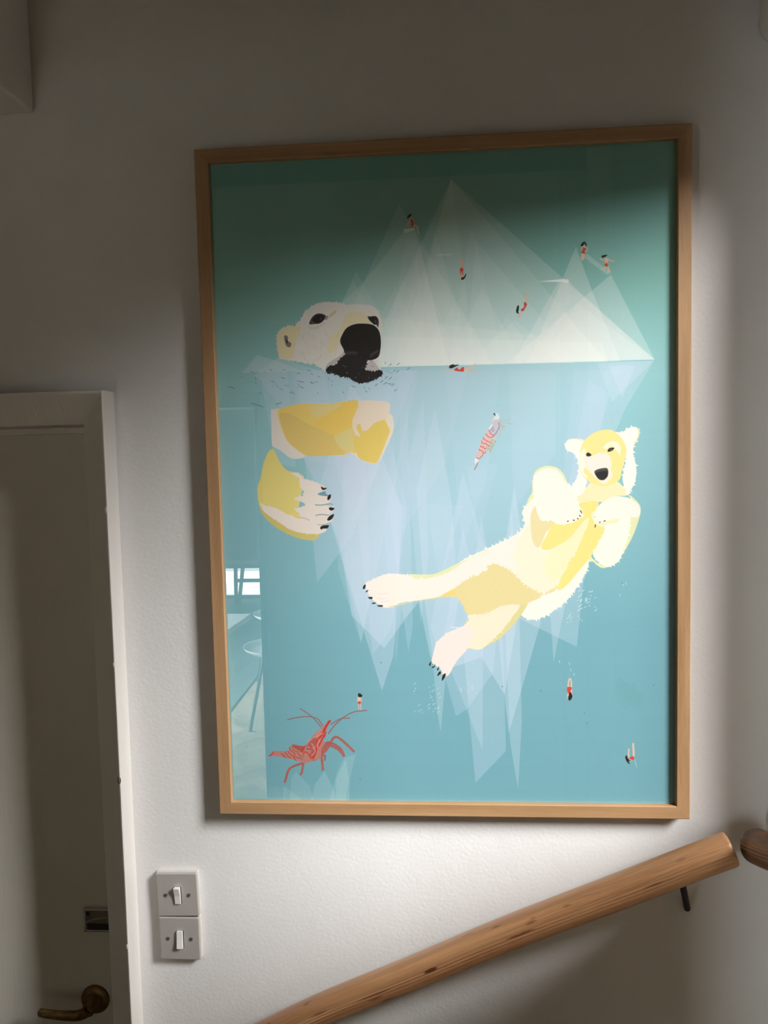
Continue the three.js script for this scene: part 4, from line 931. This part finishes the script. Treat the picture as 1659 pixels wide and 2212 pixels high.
kw('wall_kitchen_back', KX1 - KX0 + 0.2, KT - KF + 0.2, 0.1, (KX0 + KX1) / 2, (KT + KF) / 2, KZ1 + 0.08, 'grey far wall of the kitchen');
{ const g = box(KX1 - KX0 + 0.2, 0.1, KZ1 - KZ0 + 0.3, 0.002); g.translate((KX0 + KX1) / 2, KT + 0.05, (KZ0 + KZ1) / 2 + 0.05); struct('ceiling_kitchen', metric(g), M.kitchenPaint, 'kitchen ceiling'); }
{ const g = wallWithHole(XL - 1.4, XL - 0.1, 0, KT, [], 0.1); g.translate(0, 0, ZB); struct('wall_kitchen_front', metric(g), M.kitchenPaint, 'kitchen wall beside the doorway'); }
// left window: frame, mullion, lit panes
{ const f = (w, h, y, z) => { const g = box(0.05, h, w, 0.004); g.translate(-2.99, y, z); return g; };
  const o = struct('window_2', mergeGeometries([f(2.5, 0.05, 1.075, 3.3), f(2.5, 0.05, 2.425, 3.3), f(0.05, 1.3, 1.75, 2.075), f(0.05, 1.3, 1.75, 4.525), f(0.04, 1.3, 1.75, 3.3)]), M.gloss, 'white framed kitchen window full of daylight');
  for (const z of [2.69, 3.91]) part('window_pane', box(0.01, 1.3, 1.18, 0.002), M.daylit, o, [-2.998, 1.75, z]); }
{ const f = (w, h, x, y) => { const g = box(w, h, 0.05, 0.004); g.translate(x, y, 7.53); return g; };
  const o = struct('window_3', mergeGeometries([f(2.1, 0.04, -2.0, 0.472), f(0.05, 1.9, -2.97, 1.45), f(0.05, 1.9, -0.98, 1.45), f(2.1, 0.05, -2.0, 2.4)]), M.darkWood, 'glazed kitchen door with a dark blind pulled low');
  part('window_pane', box(1.9, 0.30, 0.01, 0.002), M.daylit, o, [-1.98, 0.64, 7.535]);
  part('roller_blind', box(1.96, 1.62, 0.012, 0.003), M.blind, o, [-1.98, 1.585, 7.525]); }
{ const t = thing('dark_trestle', 'dark trestle legs silhouetted against the bright strip mirrored in the glass', 'trestle', [-2.1, KF + 0.028, 6.99]);
  const leg = (x0, y0, x1, y1, w) => { const a = new THREE.Vector2(x1 - x0, y1 - y0), L = a.length(), g = box(w, L, 0.04, 0.004); g.rotateZ(Math.atan2(a.y, a.x) - Math.PI / 2); g.translate((x0 + x1) / 2, (y0 + y1) / 2, 0); return g; };
  part('leg', leg(-0.08, 0.43, -0.09, 0.0, 0.033), M.darkWood, t); part('leg', leg(0.0, 0.43, -0.06, 0.0, 0.033), M.darkWood, t); part('leg', leg(0.42, 0.43, 0.44, 0.0, 0.033), M.darkWood, t);
  part('stretcher', leg(-0.07, 0.245, 0.43, 0.245, 0.035), M.darkWood, t); part('top', box(0.9, 0.05, 0.4, 0.006), M.darkWood, t, [0.15, 0.455, 0]); }
{ const t = thing('kitchen_table', 'white kitchen table corner mirrored in the lower left of the glass', 'table', [-1.69, KF, 2.62]);
  t.rotation.y = 0.0; const s = new THREE.Shape(); s.moveTo(-0.4, -0.282); s.lineTo(0.645, -0.282); s.lineTo(0.668, 0.26); s.lineTo(-0.4, 0.30); s.closePath();
  const g = new THREE.ExtrudeGeometry(s, { depth: 0.024, bevelEnabled: true, bevelSize: 0.002, bevelThickness: 0.002, bevelSegments: 2 }); g.rotateX(Math.PI / 2); part('table_top', g, M.whiteTop, t, [0, 0.738, 0]);
  for (const [x, z] of [[0.52, 0.2], [0.5, -0.22], [-0.34, 0.22], [-0.34, -0.22]]) part('leg', new THREE.CylinderGeometry(0.024, 0.016, 0.712, 18), M.steel, t, [x, 0.356, z]); }
function stool(x, z, turn, label) {
  const t = thing('shell_chair', label, 'chair', [x, KF, z], 'white shell chairs'); t.rotation.y = turn;
  const pts = [[0, 0.445], [0.12, 0.446], [0.18, 0.455], [0.205, 0.475], [0.21, 0.478], [0.20, 0.462], [0.17, 0.443], [0.12, 0.434], [0, 0.433]].map((p) => new THREE.Vector2(...p));
  part('seat', new THREE.LatheGeometry(pts.reverse(), 48), M.whiteShell, t);
  for (let i = 0; i < 4; i++) { const a = Math.PI / 4 + i * Math.PI / 2, p = new THREE.CatmullRomCurve3([new THREE.Vector3(Math.cos(a) * 0.10, 0.435, Math.sin(a) * 0.10), new THREE.Vector3(Math.cos(a) * 0.20, 0.0, Math.sin(a) * 0.20)]); part('leg', new THREE.TubeGeometry(p, 6, 0.009, 12), M.steel, t); }
  return t;
}
stool(-0.96, 3.30, 0.2, 'nearer white shell chair mirrored below the table corner');
stool(-1.13, 4.25, 0.6, 'farther white shell chair mirrored beside the table corner');
{ const t = thing('rug', 'dark grey green rug mirrored beyond the bright parquet', 'rug', [0, KF + 0.014, 0]);
  const s = new THREE.Shape(); s.moveTo(-1.33, -3.53); s.lineTo(-1.352, -4.75); s.lineTo(-1.352, -7.2); s.lineTo(-2.9, -7.2); s.lineTo(-2.9, -3.2); s.lineTo(-1.32, -3.2); s.closePath();
  const g = new THREE.ExtrudeGeometry(s, { depth: 0.006, bevelEnabled: false }); g.rotateX(-Math.PI / 2); part('pile', metric(g), M.rug, t); }

renderer.render(scene, camera);
